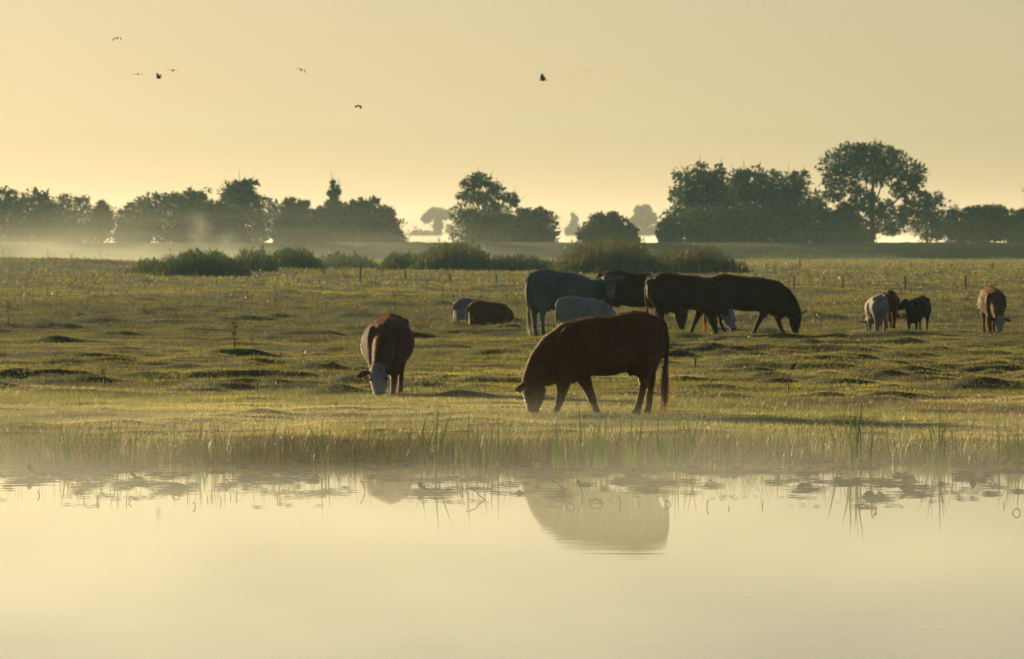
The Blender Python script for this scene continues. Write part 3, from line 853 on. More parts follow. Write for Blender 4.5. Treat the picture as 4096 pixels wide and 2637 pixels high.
# torso stations measured on the near cow: column, top z, bottom z, half width
TORSO = [(1290, 1.10, 0.84, 0.10), (1270, 1.26, 0.74, 0.19), (1225, 1.335, 0.66, 0.245), (1160, 1.38, 0.61, 0.27), (1090, 1.40, 0.60, 0.285),
         (1020, 1.375, 0.575, 0.31), (950, 1.345, 0.535, 0.345), (880, 1.33, 0.525, 0.365), (800, 1.325, 0.53, 0.36), (720, 1.295, 0.50, 0.32),
         (660, 1.265, 0.43, 0.275), (600, 1.24, 0.365, 0.235), (560, 1.19, 0.345, 0.19)]
HEADL = [0.0, 0.13, 0.26, 0.38, 0.46, 0.50]
HEADD = [(0.120, 0.15, 0.16), (0.128, 0.145, 0.19), (0.105, 0.115, 0.155), (0.076, 0.080, 0.095), (0.082, 0.076, 0.082), (0.064, 0.05, 0.06)]

def coat_mesh(name, bm, voxel, smooth_it, paint):
    """Voxel-remesh the rough lofts into one continuous skin, smooth it and paint the coat."""
    me = bpy.data.meshes.new("rough"); bm.to_mesh(me); bm.free()
    ob = bpy.data.objects.new("rough", me); sc.collection.objects.link(ob)
    md = ob.modifiers.new("r", "REMESH"); md.mode = "VOXEL"; md.voxel_size = voxel; md.use_smooth_shade = True
    sm = ob.modifiers.new("s", "SMOOTH"); sm.factor = 0.5; sm.iterations = smooth_it
    dg = bpy.context.evaluated_depsgraph_get()
    dg.update()
    out = bpy.data.meshes.new_from_object(ob.evaluated_get(dg))
    bpy.data.objects.remove(ob); bpy.data.meshes.remove(me)
    out.name = name
    n = len(out.vertices)
    co = np.empty(n * 3, np.float32); out.vertices.foreach_get("co", co); co = co.reshape(-1, 3)
    col = np.ones((n, 4), np.float32); col[:, :3] = paint(co)
    a = out.color_attributes.new("tint", "FLOAT_COLOR", "POINT"); a.data.foreach_set("color", col.ravel())
    out.polygons.foreach_set("use_smooth", np.ones(len(out.polygons), bool))
    out.materials.clear(); out.materials.append(M["coat"])
    return out, co

BROWN = (0.170, 0.070, 0.010)
DARKB = (0.080, 0.031, 0.007)
WHITE = (0.33, 0.30, 0.235)
GREY = (0.175, 0.16, 0.125)

def seg_dist(P, a, b):
    a = np.array(a); b = np.array(b); d = b - a
    t = np.clip(((P - a) @ d) / (d @ d), 0, 1)
    return np.linalg.norm(P - (a + t[:, None] * d), axis=1), t

def make_cow(label, loc, rz, scale=1.0, head="graze", turn=0.0, coat=BROWN, face=None, wide=1.0, long=1.0, legs="walk",
             horns=False, ears=None, voxel=0.018, side=1, group="cattle grazing on the pasture", udder=True, cat="cow", head_dir=None,
             neck_white=False, name="cow", switch=True, fine=False, lie=False, tail_side=0.0, seed=0, hs=1.0, muzzle=(0.16, 0.11, 0.09)):
    rg = np.random.default_rng(300 + seed)
    root = empty(name, loc, rz, scale); tag(root, label, cat, group)
    bm = bmesh.new()
    L = long
    X_ = lambda p: XZ(p, 0)[0] * L
    drop = 0.47 if lie else 0.0
    rings = []
    for (p, t, b, w) in TORSO:
        if lie:
            b = 0.42; t = t - 0.02
            w = w * 1.12
        t -= drop; b -= drop
        c = Vector((X_(p), 0, b + (t - b) * 0.46))
        rings.append(ring_pts(c, Vector((0, 1, 0)), Vector((0, 0, 1)), w * wide, t - c.z, c.z - b, 2.25, 20, True))
    loft_bm(bm, rings)
    for s in (-1, 1):      # hooks, shoulder blades, belly barrel
        ellipsoid_bm(bm, (X_(1150), s * 0.175 * wide, 1.235 - drop), (0.12, 0.085, 0.085))
        ellipsoid_bm(bm, (X_(640), s * 0.17 * wide, 0.93 - drop), (0.15, 0.10, 0.27))
        ellipsoid_bm(bm, (X_(1262), s * 0.12 * wide, 1.16 - drop), (0.07, 0.06, 0.07))
    if not lie:
        for q in range(30):        # spine from the tail head to the withers
            p_ = 1262 - q * 22
            tz = float(np.interp(p_, [a[0] for a in TORSO[::-1]], [a[1] for a in TORSO[::-1]]))
            ellipsoid_bm(bm, (X_(p_), 0, tz - 0.036 + 0.004 * math.sin(q * 1.7)), (0.05, 0.042, 0.045), seg=8)
        for s in (-1, 1):          # ribs show faintly on the barrel
            for q in range(6):
                ellipsoid_bm(bm, (X_(770 + q * 38), s * (0.298 + 0.004 * q) * wide, 0.94), (0.020, 0.055, 0.17), seg=10)
            ellipsoid_bm(bm, (X_(1175), s * 0.20 * wide, 0.92), (0.13, 0.10, 0.22))
    # neck and head
    xs = X_(600)
    if head == "graze":
        npts = [(xs - 0.05, 0, 0.80), (xs + 0.13, 0, 0.74), (xs + 0.255, 0.03 * turn, 0.635), (xs + 0.355, 0.10 * turn, 0.52)]
        ndim = [(0.22, 0.40, 0.40), (0.185, 0.33, 0.34), (0.155, 0.255, 0.27), (0.13, 0.19, 0.21)]
        p0 = Vector((xs + 0.405, 0.16 * turn, 0.455))
        hd = Vector(head_dir).normalized() if head_dir else Vector((-0.02, 0.10 * turn, -1)).normalized()
        k = 0.94 * hs
    elif head == "up":
        npts = [(xs - 0.07, 0, 0.88), (xs + 0.12, 0.02 * turn, 0.95), (xs + 0.27, 0.09 * turn, 1.02), (xs + 0.36, 0.18 * turn, 1.09)]
        ndim = [(0.22, 0.30, 0.42), (0.185, 0.23, 0.32), (0.155, 0.18, 0.24), (0.13, 0.15, 0.18)]
        p0 = Vector((xs + 0.40, 0.26 * turn, 1.15))
        hd = Vector(head_dir).normalized() if head_dir else Vector((0.7, 0.2 * turn, -0.6)).normalized()
        k = 1.0 * hs
    else:                  # resting on the grass, head laid forward and to one side
        npts = [(xs - 0.1, 0, 0.44), (xs + 0.1, 0.06 * turn, 0.42), (xs + 0.2, 0.17 * turn, 0.38), (xs + 0.24, 0.28 * turn, 0.34)]
        ndim = [(0.22, 0.26, 0.36), (0.18, 0.2, 0.28), (0.15, 0.16, 0.2), (0.13, 0.14, 0.16)]
        p0 = Vector((xs + 0.26, 0.36 * turn, 0.30))
        hd = Vector(head_dir).normalized() if head_dir else Vector((0.15, turn, -0.35)).normalized()
        k = 0.95
    pts = [Vector(p) for p in npts] + [p0 + hd * (h * k) for h in HEADL]
    dims = ndim + [tuple(c * k * 1.04 for c in d) for d in HEADD]
    rings, fr = chain_rings(pts, (0, 0, 1), dims, 2.15)
    loft_bm(bm, rings)
    Pp, Tp, Up, Rp = fr[len(npts)]
    Up = (Up - hd * Up.dot(hd)).normalized(); Rp = hd.cross(Up).normalized()
    # ears
    ear_segs = []
    for s in (-1, 1):
        r0 = p0 + hd * 0.03 + Rp * (s * 0.11 * hs) + Up * 0.03
        if ears and s in ears: ed = Vector(ears[s]).normalized()
        else: ed = (Rp * s * 1.0 - hd * 0.02 - Up * 0.16 + Vector((0, 0, -0.12))).normalized()
        w = ed.cross(Up).normalized()
        if w.length < 0.5: w = hd
        nrm = w.cross(ed).normalized()
        rr = []
        for (q, a) in ((0.0, 0.030), (0.07, 0.060), (0.14, 0.074), (0.20, 0.058), (0.25, 0.022)):
            rr.append(ring_pts(r0 + ed * q - Vector((0, 0, 0.25 * q * q)), w, nrm, a, 0.020, 0.020, 2.0, 12))
        loft_bm(bm, rr, 12)
        ear_segs.append((r0 + ed * 0.03, r0 + ed * 0.22))
    # legs: px/py paths on the near cow -> (x, z, fore-aft, lateral)
    def leg(path, lat, lat2):
        pp, dd = [], []
        m = len(path)
        for i, (p, y, a, b) in enumerate(path):
            x, z = XZ(p, y)
            t = i / (m - 1)
            pp.append((x * L, (lat * (1 - t) + lat2 * t), z)); dd.append((b, a, a))
        r_, _ = chain_rings(pp, (1, 0, 0), dd, 2.1, 14)
        loft_bm(bm, r_, 14)
    HIND_A = [(1190, 640, .20, .12), (1188, 720, .19, .125), (1175, 800, .150, .105), (1187, 860, .095, .07), (1200, 905, .064, .05), (1194, 960, .050, .042),
              (1187, 1050, .045, .042), (1180, 1095, .052, .048), (1172, 1120, .066, .058), (1168, 1140, .072, .062)]
    HIND_B = [(1170, 640, .20, .12), (1160, 720, .18, .12), (1150, 800, .145, .10), (1148, 860, .092, .07), (1148, 915, .062, .05), (1138, 970, .050, .042),
              (1118, 1055, .045, .042), (1104, 1098, .052, .048), (1092, 1122, .066, .058), (1086, 1142, .072, .062)]
    HIND_S = [(1190, 640, .20, .12), (1180, 720, .19, .12), (1165, 800, .15, .105), (1172, 860, .095, .07), (1180, 905, .064, .05), (1174, 960, .050, .042),
              (1168, 1050, .045, .042), (1162, 1095, .052, .048), (1152, 1120, .066, .058), (1146, 1140, .072, .062)]
    FORE_A = [(620, 760, .17, .09), (610, 860, .13, .09), (603, 930, .095, .075), (590, 990, .068, .056), (580, 1035, .060, .052), (566, 1080, .045, .042),
              (555, 1106, .050, .046), (545, 1124, .062, .056), (540, 1142, .068, .06)]
    FORE_B = [(690, 760, .16, .09), (722, 840, .13, .09), (748, 895, .100, .075), (772, 950, .074, .058), (798, 1015, .060, .052), (818, 1070, .045, .042),
              (828, 1102, .050, .046), (834, 1122, .062, .056), (836, 1140, .068, .06)]
    FORE_S = [(640, 760, .17, .09), (640, 860, .13, .09), (640, 930, .095, .075), (638, 990, .068, .056), (636, 1035, .060, .052), (634, 1080, .045, .042),
              (632, 1106, .050, .046), (626, 1124, .062, .056), (622, 1142, .068, .06)]
    if not lie:
        hl, fl = 0.145 * wide, 0.15 * wide
        if legs == "walk":
            leg(HIND_A, hl * side, 0.13 * side); leg(HIND_B, -hl * side, -0.13 * side)
            leg(FORE_B, fl * side, 0.13 * side); leg(FORE_A, -fl * side, -0.12 * side)
        else:
            leg(HIND_S, hl, 0.14); leg(HIND_S, -hl, -0.14)
            leg(FORE_S, fl, 0.13); leg(FORE_S, -fl, -0.13)
        if udder:
            ellipsoid_bm(bm, (X_(1085), 0, 0.615), (0.12, 0.13, 0.08))
            for (dx, dy) in ((-0.04, 0.05), (-0.04, -0.05), (0.05, 0.05), (0.05, -0.05)):
                ellipsoid_bm(bm, (X_(1080) + dx, dy, 0.555), (0.02, 0.02, 0.05), seg=8)
    else:                  # folded legs beside the belly
        for s in (-1, 1):
            ellipsoid_bm(bm, (X_(1130), s * 0.30 * wide, 0.20), (0.26, 0.13, 0.20))
            ellipsoid_bm(bm, (X_(1010), s * 0.36 * wide, 0.07), (0.24, 0.06, 0.06))
            ellipsoid_bm(bm, (X_(600), s * 0.20 * wide, 0.12), (0.16, 0.10, 0.13))
    # tail
    tx = X_(1268)
    if lie: tp = [(tx, 0, 0.74), (tx - 0.09, 0.05, 0.62), (tx - 0.12, 0.1, 0.40), (tx - 0.12, 0.15, 0.22)]
    else:
        tp = [(tx + 0.03, 0, 1.30), (tx - 0.05, 0, 1.22), (tx - 0.085, 0.25 * tail_side, 1.0), (tx - 0.075, 0.6 * tail_side, 0.80), (tx - 0.05, tail_side, 0.58)]
    td = [(0.05, 0.05, 0.05)] + [(0.034, 0.034, 0.034)] * (len(tp) - 2) + [(0.028, 0.028, 0.028)]
    r_, _ = chain_rings(tp, (1, 0, 0), td, 2.0, 10)
    loft_bm(bm, r_, 10)

    ha, hb = p0 - hd * 0.03, p0 + hd * 0.52
    def paint(P):
        c = np.tile(np.array(coat), (len(P), 1))
        ns = vnoise(P[:, 0] * 4 + 7 * seed, P[:, 2] * 4 + P[:, 1] * 3, 101)
        c *= (0.82 + 0.36 * ns)[:, None]
        # darker lower legs and belly shade are left to the light; hooves are dark horn
        if not lie:
            hoof = P[:, 2] < 0.075
            c[hoof] = (0.05, 0.04, 0.03)
        dh, t = seg_dist(P, ha, hb)
        if face is not None:
            dn = np.minimum(seg_dist(P, *ear_segs[0])[0], seg_dist(P, *ear_segs[1])[0])
            m_ = (dh < 0.235) & (dn > 0.085) & (((P - np.array(p0)) @ np.array(hd)) > -0.06 + 0.05 * ns)
            c[m_] = np.array(face) * (0.85 + 0.3 * ns[m_])[:, None]
        mz = (dh < 0.16) & (t > 0.86)
        c[mz] = muzzle
        return c
    body, co = coat_mesh("body", bm, voxel, 8, paint)
    link(bpy.data.objects.new("body", body), root)
    # eyes
    for s in (-1, 1):
        bm = bmesh.new(); bmesh.ops.create_uvsphere(bm, u_segments=10, v_segments=8, radius=0.027)
        me = bpy.data.meshes.new("eye"); bm.to_mesh(me); bm.free(); me.materials.append(M["eye"])
        e = link(bpy.data.objects.new("eye", me), root)
        e.location = p0 + hd * 0.17 * k + Rp * (s * 0.112 * k) + Up * 0.075 * k
    if horns:
        for s in (-1, 1):
            q0 = p0 - hd * 0.01 + Rp * s * 0.06 + Up * 0.08
            pts = [q0, q0 + Rp * s * 0.10 + Up * 0.03, q0 + Rp * s * 0.17 + Up * 0.10 - hd * 0.05, q0 + Rp * s * 0.16 + Up * 0.19 - hd * 0.12]
            v, f = tube_np([tuple(p) for p in pts], [0.032, 0.028, 0.019, 0.004], 8)
            obj_np("horn", v, f, M["horn"], root, smooth=True)
    if switch and not lie:
        n = 520 if fine else 90
        end = np.array(tp[-1])
        P = end + np.stack([rg.normal(0, 0.02, n), rg.normal(0, 0.02, n), rg.uniform(-0.22, 0.10, n)], 1)
        h = -rg.uniform(0.16, 0.50, n)
        c = np.tile(np.array(coat) * 1.5 + np.array([0.24, 0.065, 0.0]) if coat in (BROWN, DARKB) else np.array((0.4, 0.36, 0.28)), (n, 1)) * rg.uniform(0.6, 1.3, n)[:, None]
        v, fl_, cc = blades(P, h, rg.uniform(0.004, 0.008, n) * (1.0 if fine else 1.8), rg.uniform(-0.2, 0.2, n) * rg.random(n), rg, c, 3)
        o = obj_np("tail_switch", v, fl_, M["hair"], root, colors=cc)
        o["kind"] = "stuff"
    # short coat hair that catches the low sun along the outline
    nh = 42000 if fine else 9000
    me = body
    nf = len(me.polygons)
    fc = np.empty(nf * 3, np.float32); me.polygons.foreach_get("center", fc); fc = fc.reshape(-1, 3)
    fn = np.empty(nf * 3, np.float32); me.polygons.foreach_get("normal", fn); fn = fn.reshape(-1, 3)
    pick = rg.integers(0, nf, nh)
    P = fc[pick] + rg.normal(0, voxel * 0.3, (nh, 3)); Nn = fn[pick]
    grain = np.tile(np.array([-0.75, 0, -0.75]), (nh, 1)) + rg.normal(0, 0.3, (nh, 3))
    grain -= (grain * Nn).sum(1)[:, None] * Nn
    grain /= np.linalg.norm(grain, axis=1)[:, None] + 1e-6
    hl_ = rg.uniform(0.010, 0.024, nh)[:, None]
    b = np.cross(Nn, grain) * (0.0022 if fine else 0.004)
    tipv = P + Nn * hl_ * 0.55 + grain * hl_
    v = np.stack([P - b - Nn * 0.004, P + b - Nn * 0.004, tipv], 1).reshape(-1, 3)
    ci = np.empty(len(me.vertices) * 4, np.float32); me.color_attributes["tint"].data.foreach_get("color", ci); ci = ci.reshape(-1, 4)
    vi = np.array([me.polygons[i].vertices[0] for i in range(nf)]) if nf < 60000 else None
    lv = np.empty(len(me.loops), np.int32); me.loops.foreach_get("vertex_index", lv)
    ls = np.empty(nf, np.int32); me.polygons.foreach_get("loop_start", ls)
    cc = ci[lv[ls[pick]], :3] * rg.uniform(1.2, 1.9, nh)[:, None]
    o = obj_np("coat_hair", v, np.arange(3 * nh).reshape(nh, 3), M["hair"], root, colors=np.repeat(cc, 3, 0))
    o["kind"] = "stuff"
    return root

def on_ground(u, v, extra=0.0, zoff=0.0):
    """Point of the pasture that shows at photograph column u, row v (4096 wide)."""
    d = dist(v, 0.21)
    for _ in range(8):
        x = px(u, d)
        z = float(ground_z(np.array([x]), np.array([d]))[0])
        d = d * 0.5 + 0.5 * dist(v, z)
    return (px(u, d), d, z + zoff)

def view_dir(loc, rz, w):
    """World direction w in the local frame of something turned by rz."""
    return Matrix.Rotation(-rz, 3, "Z") @ Vector(w)

# near cow, side on, head left
l = on_ground(2427, 1662, zoff=0.0)
make_cow("large brown cow grazing side-on nearest the water, tail hanging at its right end", l, math.pi, 1.0, legs="walk", side=-1, fine=True, voxel=0.016,
         ears={-1: (0.75, 0.45, -0.28), 1: (0.62, -0.55, -0.35)}, seed=1, tail_side=0.05)
# white-faced cow that faces the camera
l = on_ground(1552, 1585)
rz = R(-96)
make_cow("brown cow with white face grazing head-on towards the water", l, rz, 0.90, wide=1.24, long=1.0, legs="stand", face=WHITE, fine=True, turn=-0.25, seed=2, hs=1.22,
         head_dir=view_dir(l, rz, (0.04, -0.42, -0.9)))
# lying pair
l = on_ground(1896, 1294)
make_cow("white calf lying down behind the brown lying calf", (l[0] + 0.0, l[1] + 0.55, l[2]), R(30), 0.80, head="rest", lie=True, coat=(0.28, 0.26, 0.21), turn=1, cat="calf", voxel=0.024, seed=3, name="calf", udder=False)
l = on_ground(1958, 1302)
make_cow("brown calf lying in the grass with its back to the camera", l, R(12), 0.74, head="rest", lie=True, coat=BROWN, turn=1, cat="calf", voxel=0.024, seed=4, name="calf", udder=False)
# white cow, rump towards us on the left, looking back at the camera
l = on_ground(2245, 1352)
rz = R(32)
make_cow("big pale grey-white cow standing with its head turned to the camera", l, rz, 1.20, head="up", turn=-0.75, coat=GREY, legs="stand", wide=1.1, long=1.0,
         head_dir=view_dir(l, rz, (0.10, -0.8, -0.62)), voxel=0.02, seed=5, muzzle=(0.30, 0.24, 0.22))
l = on_ground(2335, 1390)
make_cow("white calf standing between the pale cow and the grazing cow, tail to the left", l, R(24), 0.80, head="graze", coat=WHITE, legs="stand", wide=0.95, long=1.0, cat="calf", voxel=0.022, seed=6, name="calf", udder=False)
# three dark cows feeding to the right
l = on_ground(2540, 1322)
make_cow("first dark brown cow grazing to the right, behind the white calf", l, R(4), 1.12, coat=DARKB, legs="stand", long=1.16, turn=-0.3, voxel=0.022, seed=7)
l = on_ground(2735, 1338)
rz = R(-14)
make_cow("middle dark brown cow of the three, its white face turned to the camera", l, rz, 1.06, coat=DARKB, legs="walk", long=1.12, turn=-1.0, face=WHITE, voxel=0.022, seed=8,
         head_dir=view_dir(l, rz, (0.30, -0.55, -0.9)))
l = on_ground(2985, 1338)
make_cow("rightmost of the three dark cows, curved horns, muzzle in the grass", l, R(2), 1.08, coat=DARKB, legs="walk", long=1.25, horns=True, voxel=0.022, seed=9, side=-1)
# small group at the right
l = on_ground(3508, 1335)
make_cow("white calf grazing with its rump to the camera, right of the horned cow", l, R(99), 0.72, coat=WHITE, legs="stand", wide=1.12, turn=0.6, cat="calf", voxel=0.024, seed=10, name="calf", udder=False)
l = on_ground(3560, 1318)
make_cow("brown calf half hidden behind the white calf on the right", l, R(84), 0.70, coat=BROWN, legs="stand", cat="calf", voxel=0.024, seed=11, name="calf", udder=False)
l = on_ground(3672, 1332)
rz = R(-118)
make_cow("small dark calf standing with its head raised to the left", l, rz, 0.68, head="up", turn=-0.2, coat=(0.045, 0.024, 0.013), legs="stand", wide=1.1, long=0.9, cat="calf", voxel=0.024, seed=12, name="calf",
         head_dir=view_dir(l, rz, (-0.75, -0.45, -0.55)), udder=False)
l = on_ground(3968, 1335)
rz = R(-84)
make_cow("brown cow with white face grazing head-on at the far right", l, rz, 0.86, wide=1.15, coat=BROWN, face=WHITE, legs="stand", turn=0.3, voxel=0.022, seed=13,
         head_dir=view_dir(l, rz, (0.03, -0.4, -0.9)))

# ------------------------------------------------------------------ tall reeds at the waterline
def blade_mesh(name, pts, w, parent, col, mat=None):
    """One long leaf: folded strip through pts, widest low down, pointed tip."""
    pts = [Vector(p) for p in pts]
    n = len(pts)
    v, f = [], []
    side = Vector((1, 0.25 * random.uniform(-1, 1), 0)).normalized()
    for i, p in enumerate(pts):
        t = i / (n - 1)
        hw = w * 0.5 * max(0.06, (1 - t ** 2.2)) * (0.75 + 0.5 * min(1, t * 3))
        v += [p - side * hw, p + Vector((0, 0.35 * hw, 0)), p + side * hw]
    for i in range(n - 1):
        for j in (0, 1):
            f.append((3 * i + j, 3 * i + j + 1, 3 * i + j + 4, 3 * i + j + 3))
    c = np.tile(np.array(col), (len(v), 1)) * np.linspace(1.0, 1.25, len(v))[:, None]
    return obj_np(name, np.array([tuple(q) for q in v]), np.array(f), mat or M["reed"], parent, smooth=False, colors=c)

def reed_clump(label, ub, vb, tips, spread=22, col=(0.075, 0.105, 0.024), w=0.013, extra=6):
    d = dist(vb, 0.0)
    root = empty("reed_clump", (px(ub, d), d, 0.0)); tag(root, label, "reeds", "tall reeds along the waterline")
    rg = np.random.default_rng(int(ub))
    allt = [(u, v, 0) for (u, v) in tips] + [(ub + rg.normal(0, spread * 1.6), vb - rg.uniform(60, 150), 1) for _ in range(extra)]
    for (ut, vt, ex) in allt:
        b0 = ub + rg.normal(0, spread) + (ut - ub) * 0.45
        bx_ = px(b0, d) - px(ub, d); by_ = rg.uniform(-0.12, 0.35)
        s = FPX / (d + by_)
        tx, tz = (ut - b0) / s, (vb - vt) / s
        k = rg.uniform(-0.015, 0.015)
        pts = [(bx_ + tx * t ** 1.5 + k * math.sin(3.1 * t), by_ + rg.normal(0, 0.01), -0.05 + (tz + 0.05) * t) for t in (0, 0.25, 0.5, 0.75, 1.0)]
        c = np.array(col) * rg.uniform(0.75, 1.3) if rg.random() > 0.18 else np.array((0.19, 0.145, 0.06)) * rg.uniform(0.7, 1.2)
        blade_mesh("blade", pts, 1.35 * w * rg.uniform(0.7, 1.3) * (0.6 if ex else 1.0), root, c)
    return root

reed_clump("sparse tall reed stems at the left end of the bank", 255, 1862, [(240, 1690), (262, 1705), (322, 1678), (335, 1700)], 20)
reed_clump("pair of tall reed stalks left of the centre-left bank", 432, 1862, [(432, 1678), (390, 1690), (455, 1725)], 18)
reed_clump("lone slender reed stems on the bank left of the head-on cow", 800, 1866, [(800, 1701), (785, 1740), (820, 1750)], 14, extra=4)
reed_clump("short reed tuft on the bank just left of the head-on cow", 1300, 1868, [(1290, 1660), (1318, 1690), (1300, 1730)], 16, extra=5)
reed_clump("broad leaning reed leaves with a white-lit tip left of the grazing cow's head", 1712, 1872, [(1660, 1699), (1702, 1669), (1754, 1616), (1812, 1637), (1740, 1740)], 16, w=0.017)
reed_clump("fan of thin reeds beside the broad leaning leaves", 1850, 1870, [(1852, 1705), (1878, 1640), (1835, 1740), (1870, 1730), (1890, 1765)], 16)
reed_clump("upright reeds below the grazing cow's nose", 1975, 1868, [(1951, 1669), (1968, 1690), (1994, 1650), (1940, 1740)], 18)
reed_clump("dense green reeds below the grazing cow's chin, two stout stems", 2245, 1876, [(2219, 1697), (2251, 1687), (2270, 1760), (2205, 1745), (2235, 1765)], 14, (0.07, 0.12, 0.022), 0.016, 9)
reed_clump("tallest thin reeds below the grazing cow's front legs", 2325, 1878, [(2317, 1614), (2338, 1641), (2300, 1730), (2350, 1740)], 13, (0.07, 0.12, 0.022), 0.014, 8)
reed_clump("reed group below the grazing cow's belly", 2400, 1876, [(2405, 1664), (2429, 1622), (2388, 1700), (2420, 1710), (2440, 1720)], 15, (0.07, 0.12, 0.022), 0.014, 9)
reed_clump("bright green reed group below the grazing cow's udder", 2540, 1876, [(2525, 1650), (2547, 1674), (2575, 1660), (2560, 1700), (2520, 1720), (2498, 1715)], 18, (0.075, 0.13, 0.022), 0.016, 12)
reed_clump("reeds with a very tall thin stem below the grazing cow's tail", 2640, 1876, [(2640, 1622), (2630, 1730), (2655, 1735)], 12, (0.07, 0.12, 0.022), 0.013, 7)
reed_clump("thick green reed sheaf right below the grazing cow's tail tip", 2688, 1878, [(2703, 1669), (2717, 1690), (2690, 1715), (2680, 1740)], 11, (0.075, 0.13, 0.022), 0.016, 9)
reed_clump("loose reeds right of the thick sheaf, one arching leaf", 2770, 1872, [(2750, 1684), (2795, 1674), (2738, 1688), (2780, 1740)], 18, extra=7)
reed_clump("scattered thin reeds between the sheaf and the tall right-hand clump", 3090, 1868, [(3060, 1750), (3110, 1735), (3140, 1760)], 40, extra=8)
reed_clump("tall dark reed clump on the right of the bank, spear-like leaves", 3425, 1876, [(3458, 1587), (3438, 1602), (3422, 1628), (3408, 1612), (3371, 1655), (3312, 1672), (3500, 1653), (3440, 1680)], 13, (0.06, 0.10, 0.022), 0.018, 8)
reed_clump("drooping reed leaf and short stems right of the tall dark clump", 3510, 1868, [(3530, 1735), (3545, 1760), (3490, 1750)], 18, extra=6)
reed_clump("group of slim upright reeds near the right end of the bank", 3758, 1870, [(3761, 1610), (3735, 1648), (3775, 1660), (3790, 1682), (3710, 1660), (3672, 1690)], 17, extra=8)
reed_clump("reeds at the far right end of the bank", 4050, 1866, [(4068, 1680), (4026, 1690), (4045, 1720), (4085, 1735), (3990, 1720)], 22, extra=8)

# ------------------------------------------------------------------ water lily leaves
LB = (0.050, 0.036, 0.014); LO = (0.045, 0.045, 0.012); LG = (0.110, 0.120, 0.022); LR = (0.090, 0.034, 0.014); LY = (0.22, 0.15, 0.03)
def lily_leaf(label, u, v, wpx, shape="dome", col=LB, hk=0.4):
    d = dist(v, 0.0)
    s = FPX / d
    w = wpx / s
    rg = np.random.default_rng(int(u * 7 + v))
    nu, nv = 9, 6
    r = w * 0.5
    h = w * hk
    vv = []
    tw = rg.uniform(0, 6.28)
    for i in range(nu):
        for j in range(nv):
            a = (i / (nu - 1)) * 2 - 1
            b = (j / (nv - 1)) * 2 - 1
            x = a * math.sqrt(1 - 0.45 * b * b) * r
            y = b * math.sqrt(1 - 0.45 * a * a) * r * 0.8
            q = min(1, a * a + b * b)
            wob = 0.09 * w * math.sin(3.1 * a + tw) * math.cos(2.7 * b + tw * 2)
            if shape == "dome": z = h * (1 - q) ** 0.6 + wob * 0.6
            elif shape == "boat": z = h * (0.9 * max(0, -a) ** 2.2 + 0.30 * b * b + 0.12) + wob * 0.5
            elif shape == "peak": z = h * max(0, 1 - abs(a) * 1.15 - 0.25 * abs(b)) ** 0.9 + wob * 0.5
            elif shape == "tilt": z = h * (0.5 - 0.5 * a) * (0.6 + 0.4 * math.cos(b)) + wob * 0.4
            elif shape == "up":   # standing on edge, facing the camera
                z = h * (0.5 + 0.5 * b) * (1 - 0.35 * a * a) + wob * 0.3; y = 0.12 * r * b + 0.25 * r * a * a
            else: z = h * 0.25 * (1 - q) + abs(wob)
            vv.append((x, y, max(-0.01, z) + 0.004))
    f = [(i * nv + j, (i + 1) * nv + j, (i + 1) * nv + j + 1, i * nv + j + 1) for i in range(nu - 1) for j in range(nv - 1)]
    c = np.tile(np.array(col), (len(vv), 1)) * rg.uniform(0.75, 1.3, len(vv))[:, None]
    o = obj_np("water_lily_leaf", np.array(vv), np.array(f), M["lily"], smooth=True, colors=c)
    o.location = (px(u, d), d, 0.0)
    o.rotation_euler = (0, 0, rg.uniform(-0.35, 0.35))
    return tag(o, label, "lily leaf", "curled water lily leaves off the bank")

